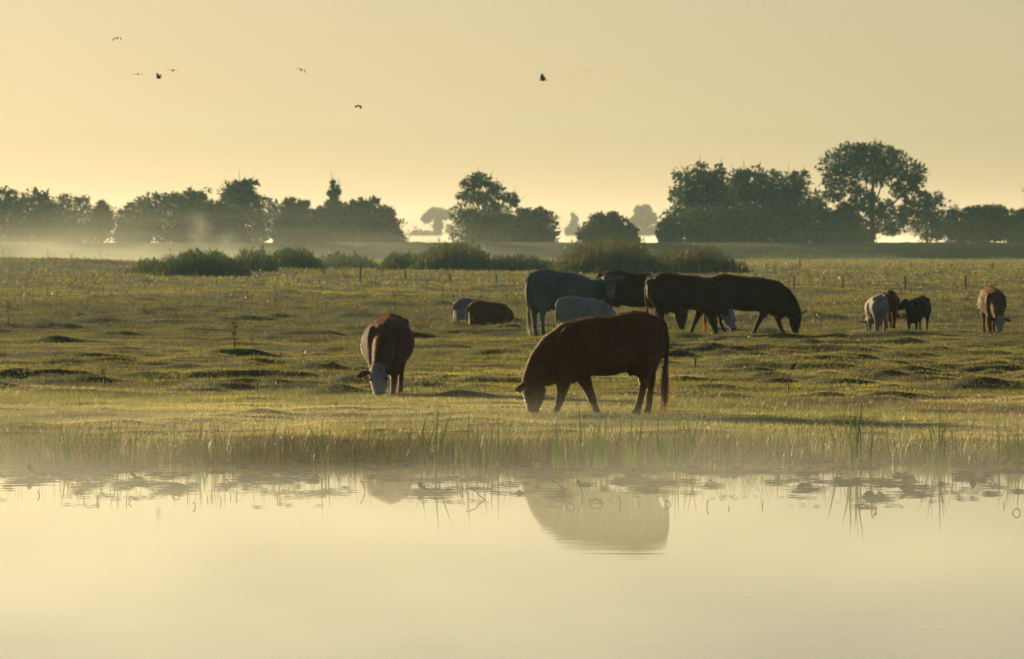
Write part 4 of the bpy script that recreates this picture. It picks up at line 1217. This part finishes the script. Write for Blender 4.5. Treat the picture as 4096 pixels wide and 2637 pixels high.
LEAVES = [
    ("big cup-shaped brown lily leaf with raised left end, nearest the left border", 147, 1908, 84, "boat", LB, .55),
    ("small flat-domed lily leaf against the reeds at the left border", 184, 1876, 40, "dome", LB, .3),
    ("small domed lily leaf just right of the big cup-shaped leaf", 216, 1898, 30, "dome", LB, .4),
    ("low wide lily leaf between the cup-shaped leaf and the two-humped leaf", 294, 1882, 52, "flat", LO, .3),
    ("wide left half of the two-humped lily leaves at the bank's left", 388, 1890, 62, "dome", LB, .32),
    ("rounded right half of the two-humped lily leaves at the bank's left", 434, 1888, 32, "dome", LB, .6),
    ("low brown lily leaf lying in front of the two-humped leaves", 354, 1938, 66, "flat", LB, .4),
    ("tiny knob-like lily leaf near the bent left stalks", 322, 1966, 18, "dome", LB, .7),
    ("brown boat-shaped lily leaf with upturned left end, left water", 547, 1920, 56, "boat", LB, .6),
    ("thin low lily leaf in front of the boat-shaped leaf on the left", 499, 1949, 42, "flat", LO, .3),
    ("smooth dome-shaped lily leaf standing alone in open water on the left", 713, 1953, 80, "dome", LO, .42),
    ("peaked lily leaf right of the lone smooth dome", 906, 1940, 46, "peak", LB, .7),
    ("tilted broad lily leaf left of the first cow's reflection", 998, 1910, 62, "tilt", LB, .4),
    ("small lily leaf touching the bank above the tilted broad leaf", 980, 1864, 38, "dome", LB, .3),
    ("low lily leaf at the bank left of the head-on cow", 1099, 1870, 42, "dome", LO, .3),
    ("wide pale brown lily leaf left of the first cow's reflection", 1147, 1918, 44, "dome", LB, .45),
    ("little notched lily leaf left of the pointed one", 1193, 1946, 20, "peak", LB, .6),
    ("upright crumpled lily leaf straight below the head-on cow's hoof", 1264, 1916, 34, "up", LB, .7),
    ("pointed lily leaf in open water left of the first cow's reflection", 1297, 1970, 40, "peak", LO, .5),
    ("small hump of lily leaf over the first cow's reflection", 1487, 1906, 26, "peak", LB, .6),
    ("curled small lily leaf inside the first cow's reflection", 1510, 1966, 24, "tilt", LB, .8),
    ("plank-like slanted lily leaf right of the first cow's reflection", 1573, 1908, 62, "tilt", LB, .36),
    ("long boat-shaped lily leaf with raised left end, right of the first cow's reflection", 1713, 1966, 88, "boat", LO, .36),
    ("yellowed lily leaf standing at the foot of the reeds by the cow's nose", 1991, 1872, 24, "up", LY, 1.2),
    ("small peaked lily leaf left of the grazing cow's reflection", 2078, 1974, 28, "peak", LB, .6),
    ("orange-yellow lily leaf standing upright at the bank beside a brown dome", 2146, 1879, 24, "up", LY, 1.5),
    ("brown dome lily leaf beside the orange-yellow upright one", 2182, 1884, 48, "dome", LB, .6),
    ("ragged flat lily leaf behind the big crumpled peak", 2189, 1910, 52, "flat", LB, .5),
    ("tall crumpled dark lily leaf, steep on its left, over the cow's reflection", 2235, 1961, 62, "tilt", LB, .85),
    ("tiny dark lily leaf left of the tall crumpled one", 2149, 1946, 16, "peak", LB, .9),
    ("low brown lily leaf at the bank below the cow's belly reeds", 2384, 1893, 52, "flat", LB, .5),
    ("low lily leaf right of the tall crumpled dark leaf", 2345, 1938, 38, "dome", LB, .3),
    ("small curled lily leaf in the middle of the cow's reflection", 2418, 1952, 22, "tilt", LB, .8),
    ("flat green lily leaf left of the broad lens-shaped dome", 2462, 1929, 34, "dome", LO, .3),
    ("broad lens-shaped lily dome below the bright green reeds", 2533, 1916, 76, "dome", LO, .42),
    ("tilted greenish lily leaf in front of the broad lens-shaped dome", 2552, 1953, 42, "tilt", LG, .55),
    ("wide low lily leaf right of the tilted greenish one", 2605, 1953, 58, "dome", LB, .38),
    ("big brown lily leaf at the bank right of the thick reed sheaf", 2777, 1880, 58, "dome", LB, .48),
    ("peaked lily leaf in the water right of the cow's reflection", 2842, 1938, 44, "peak", LB, .55),
    ("mushroom-shaped lily leaf at the bank right of the sheaf", 2943, 1884, 50, "dome", LB, .5),
    ("low lily leaf at the bank left of the yellow flower", 3030, 1882, 42, "dome", LB, .3),
    ("low double lily leaf out from the yellow flower", 3081, 1927, 40, "flat", LB, .5),
    ("small red standing lily leaf left of the reddish crumpled leaf", 3112, 1922, 18, "up", LR, 1.4),
    ("dark tilted lily leaf behind the reddish crumpled leaf", 3202, 1894, 34, "tilt", LB, .4),
    ("large reddish crumpled lily leaf left of the tall dark reed clump", 3222, 1950, 70, "dome", LR, .4),
    ("slanted dark lily leaf at the foot of the tall dark reed clump", 3360, 1892, 28, "tilt", LB, .5),
    ("wide flat lily leaf below the tall dark reed clump", 3373, 1931, 60, "dome", LO, .28),
    ("dark dome lily leaf below the tall dark reed clump's right side", 3424, 1925, 38, "dome", LB, .6),
    ("big dark crumpled lily leaf in open water below the tall reed clump", 3477, 1986, 54, "dome", LB, .6),
    ("olive dome lily leaf touching the big dark crumpled one", 3520, 1985, 44, "peak", LO, .6),
    ("small floating lily scrap with a stalk below the big dark crumpled leaf", 3449, 2026, 42, "peak", LB, .3),
    ("pale green lily leaf folded up at its right end", 3550, 1930, 52, "tilt", LG, .5),
    ("brown lily leaf behind the pale green folded one", 3591, 1902, 38, "dome", LR, .5),
    ("small dark lily leaf behind the large pale green round one", 3623, 1900, 32, "peak", LB, .5),
    ("large pale green round lily leaf standing upright on the right", 3636, 1936, 56, "up", LG, .75),
    ("shallow boat-shaped lily leaf in front of the pale green round one", 3632, 1972, 70, "boat", LB, .32),
    ("olive lily leaf right of the large pale green round one", 3701, 1950, 44, "dome", LO, .35),
    ("small brown lily leaf between the pale green and the reddish upright leaf", 3765, 1936, 30, "dome", LB, .5),
    ("dome lily leaf at the bank above the reddish upright leaf", 3852, 1893, 38, "dome", LB, .45),
    ("reddish upright lily leaf on the right-hand water", 3894, 1924, 28, "up", LR, 1.3),
    ("small black peaked lily leaf, left of a pair in open water at the right", 3836, 1991, 20, "peak", LB, .8),
    ("small black peaked lily leaf, right of a pair in open water at the right", 3889, 1993, 18, "peak", LB, .7),
    ("low reddish-brown lily leaf behind the black peaked pair", 3953, 1974, 38, "dome", LR, .35),
    ("peaked brown lily leaf near the right border", 3972, 1939, 34, "peak", LB, .6),
    ("low lily leaf cut off near the right border above the ring-shaped stalk", 4074, 1966, 38, "dome", LB, .35),
]
for (lb, u, v, w, sh, c, hk) in LEAVES:
    lily_leaf(lb, u, v, w, sh, c, hk * (0.62 if sh in ("dome", "flat") else 0.8))

# flat pads that merge into a mat towards the bank
rg = np.random.default_rng(77)
VV, FF, CC_ = [], [], []
off = 0
n = 9000
for i in range(n):
    t = rg.beta(1.0, 1.7)
    v = 1860 + t * 150
    if rg.random() < 0.08: v = rg.uniform(1990, 2032)
    d = dist(v, 0.0); u = rg.uniform(-250, 4350)
    cl = float(vnoise(np.array([u / 170.0]), np.array([v / 17.0]), 120)[0])
    if cl < 0.44 + 0.16 * t + 0.22 * rg.random() or (v > 1988 and cl < 0.62): continue
    r = rg.uniform(0.02, 0.085) * (1.15 - 0.6 * t) if v < 1988 else rg.uniform(0.012, 0.05)
    k = 10
    a = np.linspace(0.25, 2 * math.pi - 0.25, k) + rg.uniform(0, 6.28)
    rr = r * (1 + rg.normal(0, 0.10, k))
    tx_, ty_ = rg.normal(0, 0.05), rg.normal(0, 0.05)
    cx_, cy_ = px(u, d), d
    if cy_ > float(shore_y(np.array([cx_]))[0]) - 0.1: continue
    P = np.stack([cx_ + np.cos(a) * rr * 1.25, cy_ + np.sin(a) * rr, 0.007 + np.abs(np.cos(a) * rr * tx_ + np.sin(a) * rr * ty_) + rg.uniform(0, 0.004)], 1)
    P = np.concatenate([[[cx_, cy_, 0.006]], P])
    VV.append(P)
    FF.append(np.array([(0, j, j + 1) for j in range(1, k)]) + off)
    off += k + 1
    col = np.array([LB, LO, LO, LG, LY][rg.choice(5, p=[.3, .3, .2, .15, .05])]) * rg.uniform(0.5, 1.2)
    CC_.append(np.tile(col, (k + 1, 1)))
for (lb, u, v, w, sh, c, hk) in LEAVES:
    d = dist(v, 0.0)
    for q in range(30):
        k = 10; r = w * d / FPX * rg.uniform(0.18, 0.55)
        a = np.linspace(0, 2 * math.pi, k)
        cx_, cy_ = px(u + rg.normal(0, w * 0.45), d), d + 0.1 - hk * 0.7 * w * d / FPX * 32 * rg.random() ** 1.3
        P = np.stack([cx_ + np.cos(a) * r * 1.7, cy_ + np.sin(a) * r, np.full(k, 0.007 + 0.0004 * q)], 1)
        VV.append(np.concatenate([[[cx_, cy_, 0.006 + 0.0004 * q]], P])); FF.append(np.array([(0, j, j + 1) for j in range(1, k)]) + off); off += k + 1
        CC_.append(np.tile(np.array(LO) * rg.uniform(0.7, 1.2), (k + 1, 1)))
o = obj_np("floating_lily_pads", np.concatenate(VV), np.concatenate(FF), M["lily"], colors=np.concatenate(CC_))
tag(o, kind="stuff")

# ------------------------------------------------------------------ dead stalks in the shallows
def smooth_path(q, m=5):
    """Catmull-Rom through the given points."""
    q = np.array(q, float)
    if len(q) < 3: return [tuple(p) for p in q]
    e = np.concatenate([[2 * q[0] - q[1]], q, [2 * q[-1] - q[-2]]])
    out = []
    for i in range(1, len(e) - 2):
        for t in np.linspace(0, 1, m, endpoint=False):
            a, b, c, d_ = e[i - 1], e[i], e[i + 1], e[i + 2]
            out.append(tuple(0.5 * (2 * b + (c - a) * t + (2 * a - 5 * b + 4 * c - d_) * t * t + (3 * b - a - 3 * c + d_) * t ** 3)))
    return out + [tuple(q[-1])]

def stalk(label, pts, r=0.0055, under=True):
    """pts: photograph (column, row) from the water upwards; first point is the waterline."""
    d = dist(pts[0][1], 0.0)
    s = FPX / d
    q = [((u - pts[0][0]) / s, 0.02 * math.sin(i * 2.0), (pts[0][1] - v) / s) for i, (u, v) in enumerate(pts)]
    if under: q = [(q[0][0], 0, -0.12)] + smooth_path(q)
    rad = [r] * (len(q) - 1) + [r * 0.6]
    v, f = tube_np(q, rad, 6)
    o = obj_np("lily_stalk", v, f, M["stalk"], smooth=True)
    o.location = (px(pts[0][0], d), d, 0)
    tag(o, label, "plant stalk", "dead stalks standing in the shallows")
M["stalk"] = plain_mat("dead_stalk", (0.060, 0.048, 0.026), 0.6, 0.3, 30.0)
STALKS = [
    ("crooked stalk near the left border", [(154, 1982), (157, 1975), (152, 1968), (154, 1960)]),
    ("short straight stalk between the crooked stalk and the loop stalk", [(336, 2006), (335, 1986)]),
    ("narrow loop-shaped stalk in the left water", [(387, 2008), (387, 1990), (390, 1983), (393, 1986), (392, 2000), (390, 2006)]),
    ("first of two straight stalks right of the loop stalk", [(469, 2004), (469, 1968)]),
    ("second of two straight stalks right of the loop stalk, the taller", [(506, 2001), (506, 1961)]),
    ("forked small stalk right of the straight pair on the left", [(522, 2006), (514, 1996), (527, 1982)]),
    ("flat bent loop of stalk in front of the lone smooth lily dome", [(688, 1990), (700, 1982), (710, 1981), (718, 1988)]),
    ("straight stalk right of the lone smooth lily dome", [(750, 1990), (750, 1956)]),
    ("sickle-shaped stalk nearest the camera on the left", [(781, 2029), (779, 2018), (771, 2009)]),
    ("short stalk right of the sickle-shaped one", [(828, 2000), (829, 1984)]),
    ("tall straight stalk below the peaked left lily leaf", [(848, 1988), (847, 1959)]),
    ("stalk standing a little nearer than its neighbours, left of the first reflection", [(883, 2010), (882, 1986)]),
    ("straight stalk paired with a curved one, left of the first reflection", [(922, 1988), (922, 1966)]),
    ("curved stalk left of the first cow's reflection", [(945, 1990), (947, 1978), (943, 1968)]),
    ("stalk with loop top left of the pointed lily leaf", [(1117, 1968), (1117, 1925), (1121, 1913), (1125, 1935), (1122, 1950)]),
    ("thin short stalk nearest the camera left of the first reflection", [(1110, 1999), (1111, 1973)]),
    ("hooked stalk leaning over the first cow's reflection", [(1459, 1968), (1455, 1950), (1448, 1930), (1443, 1923), (1441, 1928)]),
    ("hook-topped stalk right of the long boat-shaped leaf", [(1842, 1968), (1844, 1950), (1850, 1945), (1853, 1956)]),
    ("broken zigzag stalk slanting into the water left of the cow's reflection", [(1940, 2000), (1915, 1980), (1904, 1966), (1885, 1958), (1868, 1952), (1866, 1962)]),
    ("hooked leaning stalk in the cow's reflection below its front legs", [(2331, 1984), (2325, 1955), (2316, 1928), (2311, 1922), (2309, 1934)]),
    ("slanted stalk under the tall crumpled lily leaf", [(2258, 1998), (2254, 1980), (2247, 1960)]),
    ("wide arched stalk in the middle of the cow's reflection", [(2356, 2016), (2366, 2002), (2384, 1996), (2402, 2001), (2413, 2014)]),
    ("low arched stalk left of the wide arch in the cow's reflection", [(2264, 2030), (2270, 2018), (2284, 2015), (2296, 2020), (2294, 2030)]),
    ("bent stalk right of the wide arch in the cow's reflection", [(2480, 2016), (2481, 2002), (2477, 1992), (2476, 1981)]),
    ("short upright stalk at the right in the cow's reflection", [(2560, 2018), (2560, 2004)]),
    ("crooked slanting stalk at the right edge of the cow's reflection", [(2683, 2020), (2678, 2010), (2667, 2004), (2659, 2002)]),
    ("leaning stalk right of the cow's reflection", [(2828, 2029), (2830, 2008), (2834, 1998)]),
    ("stubby stalk nearest the camera right of the cow's reflection", [(2916, 2038), (2915, 2024)]),
    ("straight stalk farther right of the cow's reflection", [(3050, 2024), (3050, 2001)]),
    ("wavy stalk right of the small floating scrap", [(3488, 2036), (3486, 2018), (3490, 2008), (3488, 1999)]),
    ("forked short stalk beside the wavy one", [(3505, 2046), (3500, 2030), (3508, 2038)]),
    ("short stalk left of the ring-shaped stalk", [(4017, 2026), (4017, 2005)]),
]
for lb, p in STALKS: stalk(lb, p)
stalk("arched stalk making a ring with its reflection, near the right border", [(4051, 2054), (4056, 2043), (4062, 2037), (4072, 2037), (4079, 2043), (4081, 2054)])

# yellow water lily flowers
def flower(label, u, v, r=0.03):
    d = dist(v, 0.07)
    root = empty("water_lily_flower", (px(u, d), d, 0.0)); tag(root, label, "flower")
    v_, f_ = tube_np([(0, 0, -0.1), (0.01, 0, 0.05)], [0.006, 0.005], 6); obj_np("stem", v_, f_, M["stalk"], root, smooth=True)
    bm = bmesh.new(); bmesh.ops.create_uvsphere(bm, u_segments=10, v_segments=7, radius=r)
    for q in bm.verts:
        q.co.z = q.co.z * 0.8 + 0.07; a = math.atan2(q.co.y, q.co.x); k = 1 + 0.14 * math.cos(5 * a); q.co.x *= k; q.co.y *= k
    me = bpy.data.meshes.new("petals"); bm.to_mesh(me); bm.free(); me.materials.append(M["petal"]); link(bpy.data.objects.new("petals", me), root)
M["petal"] = plain_mat("yellow_petal", (0.45, 0.30, 0.02), 0.5, 0.15, 20.0)
flower("small yellow flower at the bank left of the reddish crumpled lily leaf", 3158, 1875)
flower("tiny yellow flower at the foot of the bright green reeds", 2522, 1866, 0.018)

# ------------------------------------------------------------------ single weeds one can pick out in the pasture
def dock(label, u, v, hpx, col, seedhead=True, leaves=10):
    p = on_ground(u, v)
    s = FPX / p[1]; h = hpx / s
    root = empty("dock_plant", p); tag(root, label, "weed")
    rg = np.random.default_rng(int(u + v))
    parts = []
    for k in range(3):
        lx, ly = rg.normal(0, 0.10, 2) * h
        parts.append(tube_np([(0, 0, -0.03), (lx * 0.4, ly * 0.4, h * 0.5), (lx, ly, h * (1 - 0.2 * k))], [0.006 + 0.006 * h, 0.005 + 0.004 * h, 0.002], 5))
    v_, f_ = merge(parts); o = obj_np("stem", v_, f_, M["stalk"], root, smooth=True)
    P = np.stack([rg.normal(0, 0.05 * h, leaves * 4), rg.normal(0, 0.05 * h, leaves * 4), rg.uniform(0.45, 1.0, leaves * 4) * h], 1)
    v_, f_ = leaf_quads(P, 0.10 * h, rg); o = obj_np("seed_head" if seedhead else "leaves", v_, f_, M["leaf"], root, colors=np.tile(np.array(col), (len(v_), 1))); o["kind"] = "stuff"
dock("reddish ragged weed among tussocks at the left", 413, 1560, 90, (0.14, 0.06, 0.02))
dock("tall dry stalk with side twigs rising above the dark mound on the left", 940, 1395, 130, (0.09, 0.06, 0.02))
dock("short rusty spike on the dark mound left of the head-on cow", 1008, 1398, 62, (0.12, 0.05, 0.02))
dock("bright green tuft left of the head-on cow", 1027, 1565, 42, (0.12, 0.17, 0.02), False, 16)
dock("rusty stalk at the left border of the pasture", 33, 1310, 100, (0.14, 0.05, 0.02))
dock("thin dry weed right of the grazing cow's tail", 2782, 1478, 80, (0.09, 0.07, 0.03))
dock("thin dry weed in the right half of the pasture, right of the small bird", 3152, 1582, 84, (0.09, 0.07, 0.03))

# ------------------------------------------------------------------ birds
def bird(label, u, v, d, span, a1, a2, yaw, pitch=0.0, roll=0.0, mat="feather", group="dark birds flying over the pasture", perched=False, asym=0.0):
    b = span * (1.5 if d < 1000 else 1.0) / 0.36
    bm = bmesh.new()
    st = [(-0.075, 0.004), (-0.055, 0.014), (-0.02, 0.024), (0.02, 0.026), (0.05, 0.020), (0.065, 0.017), (0.082, 0.012), (0.10, 0.002)]
    loft_bm(bm, [ring_pts(Vector((x, 0, 0.004 * math.sin(x * 20))), Vector((0, 1, 0)), Vector((0, 0, 1)), r, r, r * 1.1, 2.0, 10) for x, r in st], 10)
    def panel(pts_top):
        lo = [bm.verts.new(Vector(p) - Vector((0, 0, 0.003))) for p in pts_top]; hi = [bm.verts.new(Vector(p) + Vector((0, 0, 0.003))) for p in pts_top]
        n = len(lo)
        bm.faces.new(hi); bm.faces.new(lo[::-1])
        for i in range(n): bm.faces.new((lo[i], lo[(i + 1) % n], hi[(i + 1) % n], hi[i]))
    panel([(-0.06, 0.010, 0), (-0.06, -0.010, 0), (-0.13, -0.026, 0), (-0.125, 0, 0), (-0.13, 0.026, 0)])
    for s in (-1, 1):
        A1, A2 = a1 + asym * s, a2 + asym * s
        if perched: continue
        y1, z1 = 0.015 + 0.075 * math.cos(A1), 0.012 + 0.075 * math.sin(A1)
        y2, z2 = y1 + 0.10 * math.cos(A2), z1 + 0.10 * math.sin(A2)
        panel([(0.055, s * 0.012, 0.012), (0.065, s * y1, z1), (-0.045, s * y1, z1), (-0.055, s * 0.012, 0.010)][::s])
        panel([(0.065, s * y1, z1), (0.012, s * y2, z2), (-0.045, s * (y1 * 0.45 + y2 * 0.55), z1 * 0.45 + z2 * 0.55), (-0.045, s * y1, z1)][::s])
    if perched:
        for s in (-1, 1):
            r = bmesh.ops.create_cone(bm, segments=6, radius1=0.003, radius2=0.003, depth=0.05, matrix=Matrix.Translation((0.0, s * 0.012, -0.042)))
        bmesh.ops.create_cone(bm, segments=6, radius1=0.006, radius2=0.0005, depth=0.025, matrix=Matrix.Translation((0.108, 0, 0.004)) @ Matrix.Rotation(math.pi / 2, 4, "Y"))
    bmesh.ops.recalc_face_normals(bm, faces=bm.faces)
    me = bpy.data.meshes.new("bird"); bm.to_mesh(me); bm.free(); me.materials.append(M[mat])
    o = link(bpy.data.objects.new("bird", me))
    o.scale = (b, b, b)
    o.rotation_euler = (roll, -pitch, yaw)
    o.location = (px(u, d), d, H - (v - HORY) * d / FPX)
    return tag(o, label, "bird", group)

bird("topmost bird at the left, wings bent down like an arrowhead", 469, 153, 350, 0.40, R(-5), R(-62), R(75), roll=R(-6))
bird("small flat-arched bird, leftmost of the lower three at the left", 552, 298, 350, 0.36, R(6), R(-22), R(82))
bird("bird with wings raised in a V between two flat ones at the left", 635, 313, 350, 0.36, R(58), R(42), R(150), roll=R(12))
bird("thin flat-winged bird above the V-winged one at the left", 692, 282, 350, 0.38, R(4), R(-3), R(70), roll=R(3))
bird("bird with arched wings alone left of the middle of the sky", 1206, 281, 350, 0.40, R(14), R(-48), R(78), roll=R(18))
bird("lowest bird in the sky, wings half folded, above the third tree clump", 1434, 424, 350, 0.36, R(-12), R(-55), R(140), roll=R(5))
bird("black bird with wings raised high, leading the faint flock", 2171, 321, 340, 0.42, R(50), R(44), R(160), roll=R(20))
for i, (u, v, sp, a, lb) in enumerate([(2243, 299, 1.4, -35, "faint pale bird at the left end of the distant flock"), (2290, 301, 1.5, -38, "faint pale bird second in the distant flock, wings arched"),
                                   (2314, 287, 1.3, -12, "faint flat pale bird in the middle of the distant flock"), (2349, 287, 1.3, -30, "upper of two faint pale birds that overlap in the distant flock"),
                                   (2354, 298, 1.2, -30, "lowest faint pale bird, under two others in the distant flock"), (2367, 286, 1.2, -38, "faint pale bird next to the last of the distant flock"),
                                   (2389, 285, 1.1, 20, "faint pale bird at the right end of the distant flock")]):
    bird(lb, u, v, 2300, sp, R(8), R(a), R(80), mat="pale_feather", group="faint distant flock of pale birds")
p = on_ground(3169, 1484)
o = bird("tiny dark bird standing in the grass right of the grazing cow", 3169, 1476, p[1], 0.30, 0, 0, R(35), pitch=R(38), perched=True, group=None)
o.location = (p[0], p[1], p[2] + 0.062)

# ------------------------------------------------------------------ drifting mist plumes before the second tree clump
def plume(u, v, d, wpx, hpx, lean, dens):
    bm = bmesh.new(); bmesh.ops.create_uvsphere(bm, u_segments=24, v_segments=16, radius=1.0)
    s = d / FPX
    me = bpy.data.meshes.new("mist_plume"); bm.to_mesh(me); bm.free()
    def f(nt, vn):
        tc = N(nt, "ShaderNodeTexCoord"); nz = N(nt, "ShaderNodeTexNoise"); nz.inputs["Scale"].default_value = 1.6; nz.inputs["Detail"].default_value = 3
        ln = N(nt, "ShaderNodeVectorMath"); ln.operation = "LENGTH"
        mr = N(nt, "ShaderNodeMapRange"); mr.inputs[1].default_value = 1.0; mr.inputs[2].default_value = 0.0; mr.inputs[3].default_value = 0; mr.inputs[4].default_value = dens
        m2 = N(nt, "ShaderNodeMapRange"); m2.inputs[1].default_value = 0.35; m2.inputs[2].default_value = 0.7
        ml = N(nt, "ShaderNodeMath"); ml.operation = "MULTIPLY"
        nt.links.new(tc.outputs["Object"], nz.inputs["Vector"]); nt.links.new(tc.outputs["Object"], ln.inputs[0]); nt.links.new(ln.outputs["Value"], mr.inputs[0])
        nt.links.new(nz.outputs[0], m2.inputs[0]); nt.links.new(mr.outputs[0], ml.inputs[0]); nt.links.new(m2.outputs[0], ml.inputs[1]); nt.links.new(ml.outputs[0], vn.inputs["Density"])
    me.materials.append(volume_mat("plume_air", dens, MISTC, 0.65, f))
    o = link(bpy.data.objects.new("mist_plume", me))
    o.location = (px(u, d), d, H - (v - HORY) * s)
    o.scale = (wpx * 0.5 * s, 6.0, hpx * 0.5 * s)
    o.rotation_euler = (0, lean, 0)
    tag(o, kind="stuff")
plume(800, 930, 845, 130, 240, R(-16), 0.035)
plume(900, 975, 850, 160, 130, R(-25), 0.028)
plume(560, 1000, 840, 300, 90, R(0), 0.02)
plume(180, 1000, 845, 340, 100, R(0), 0.025)
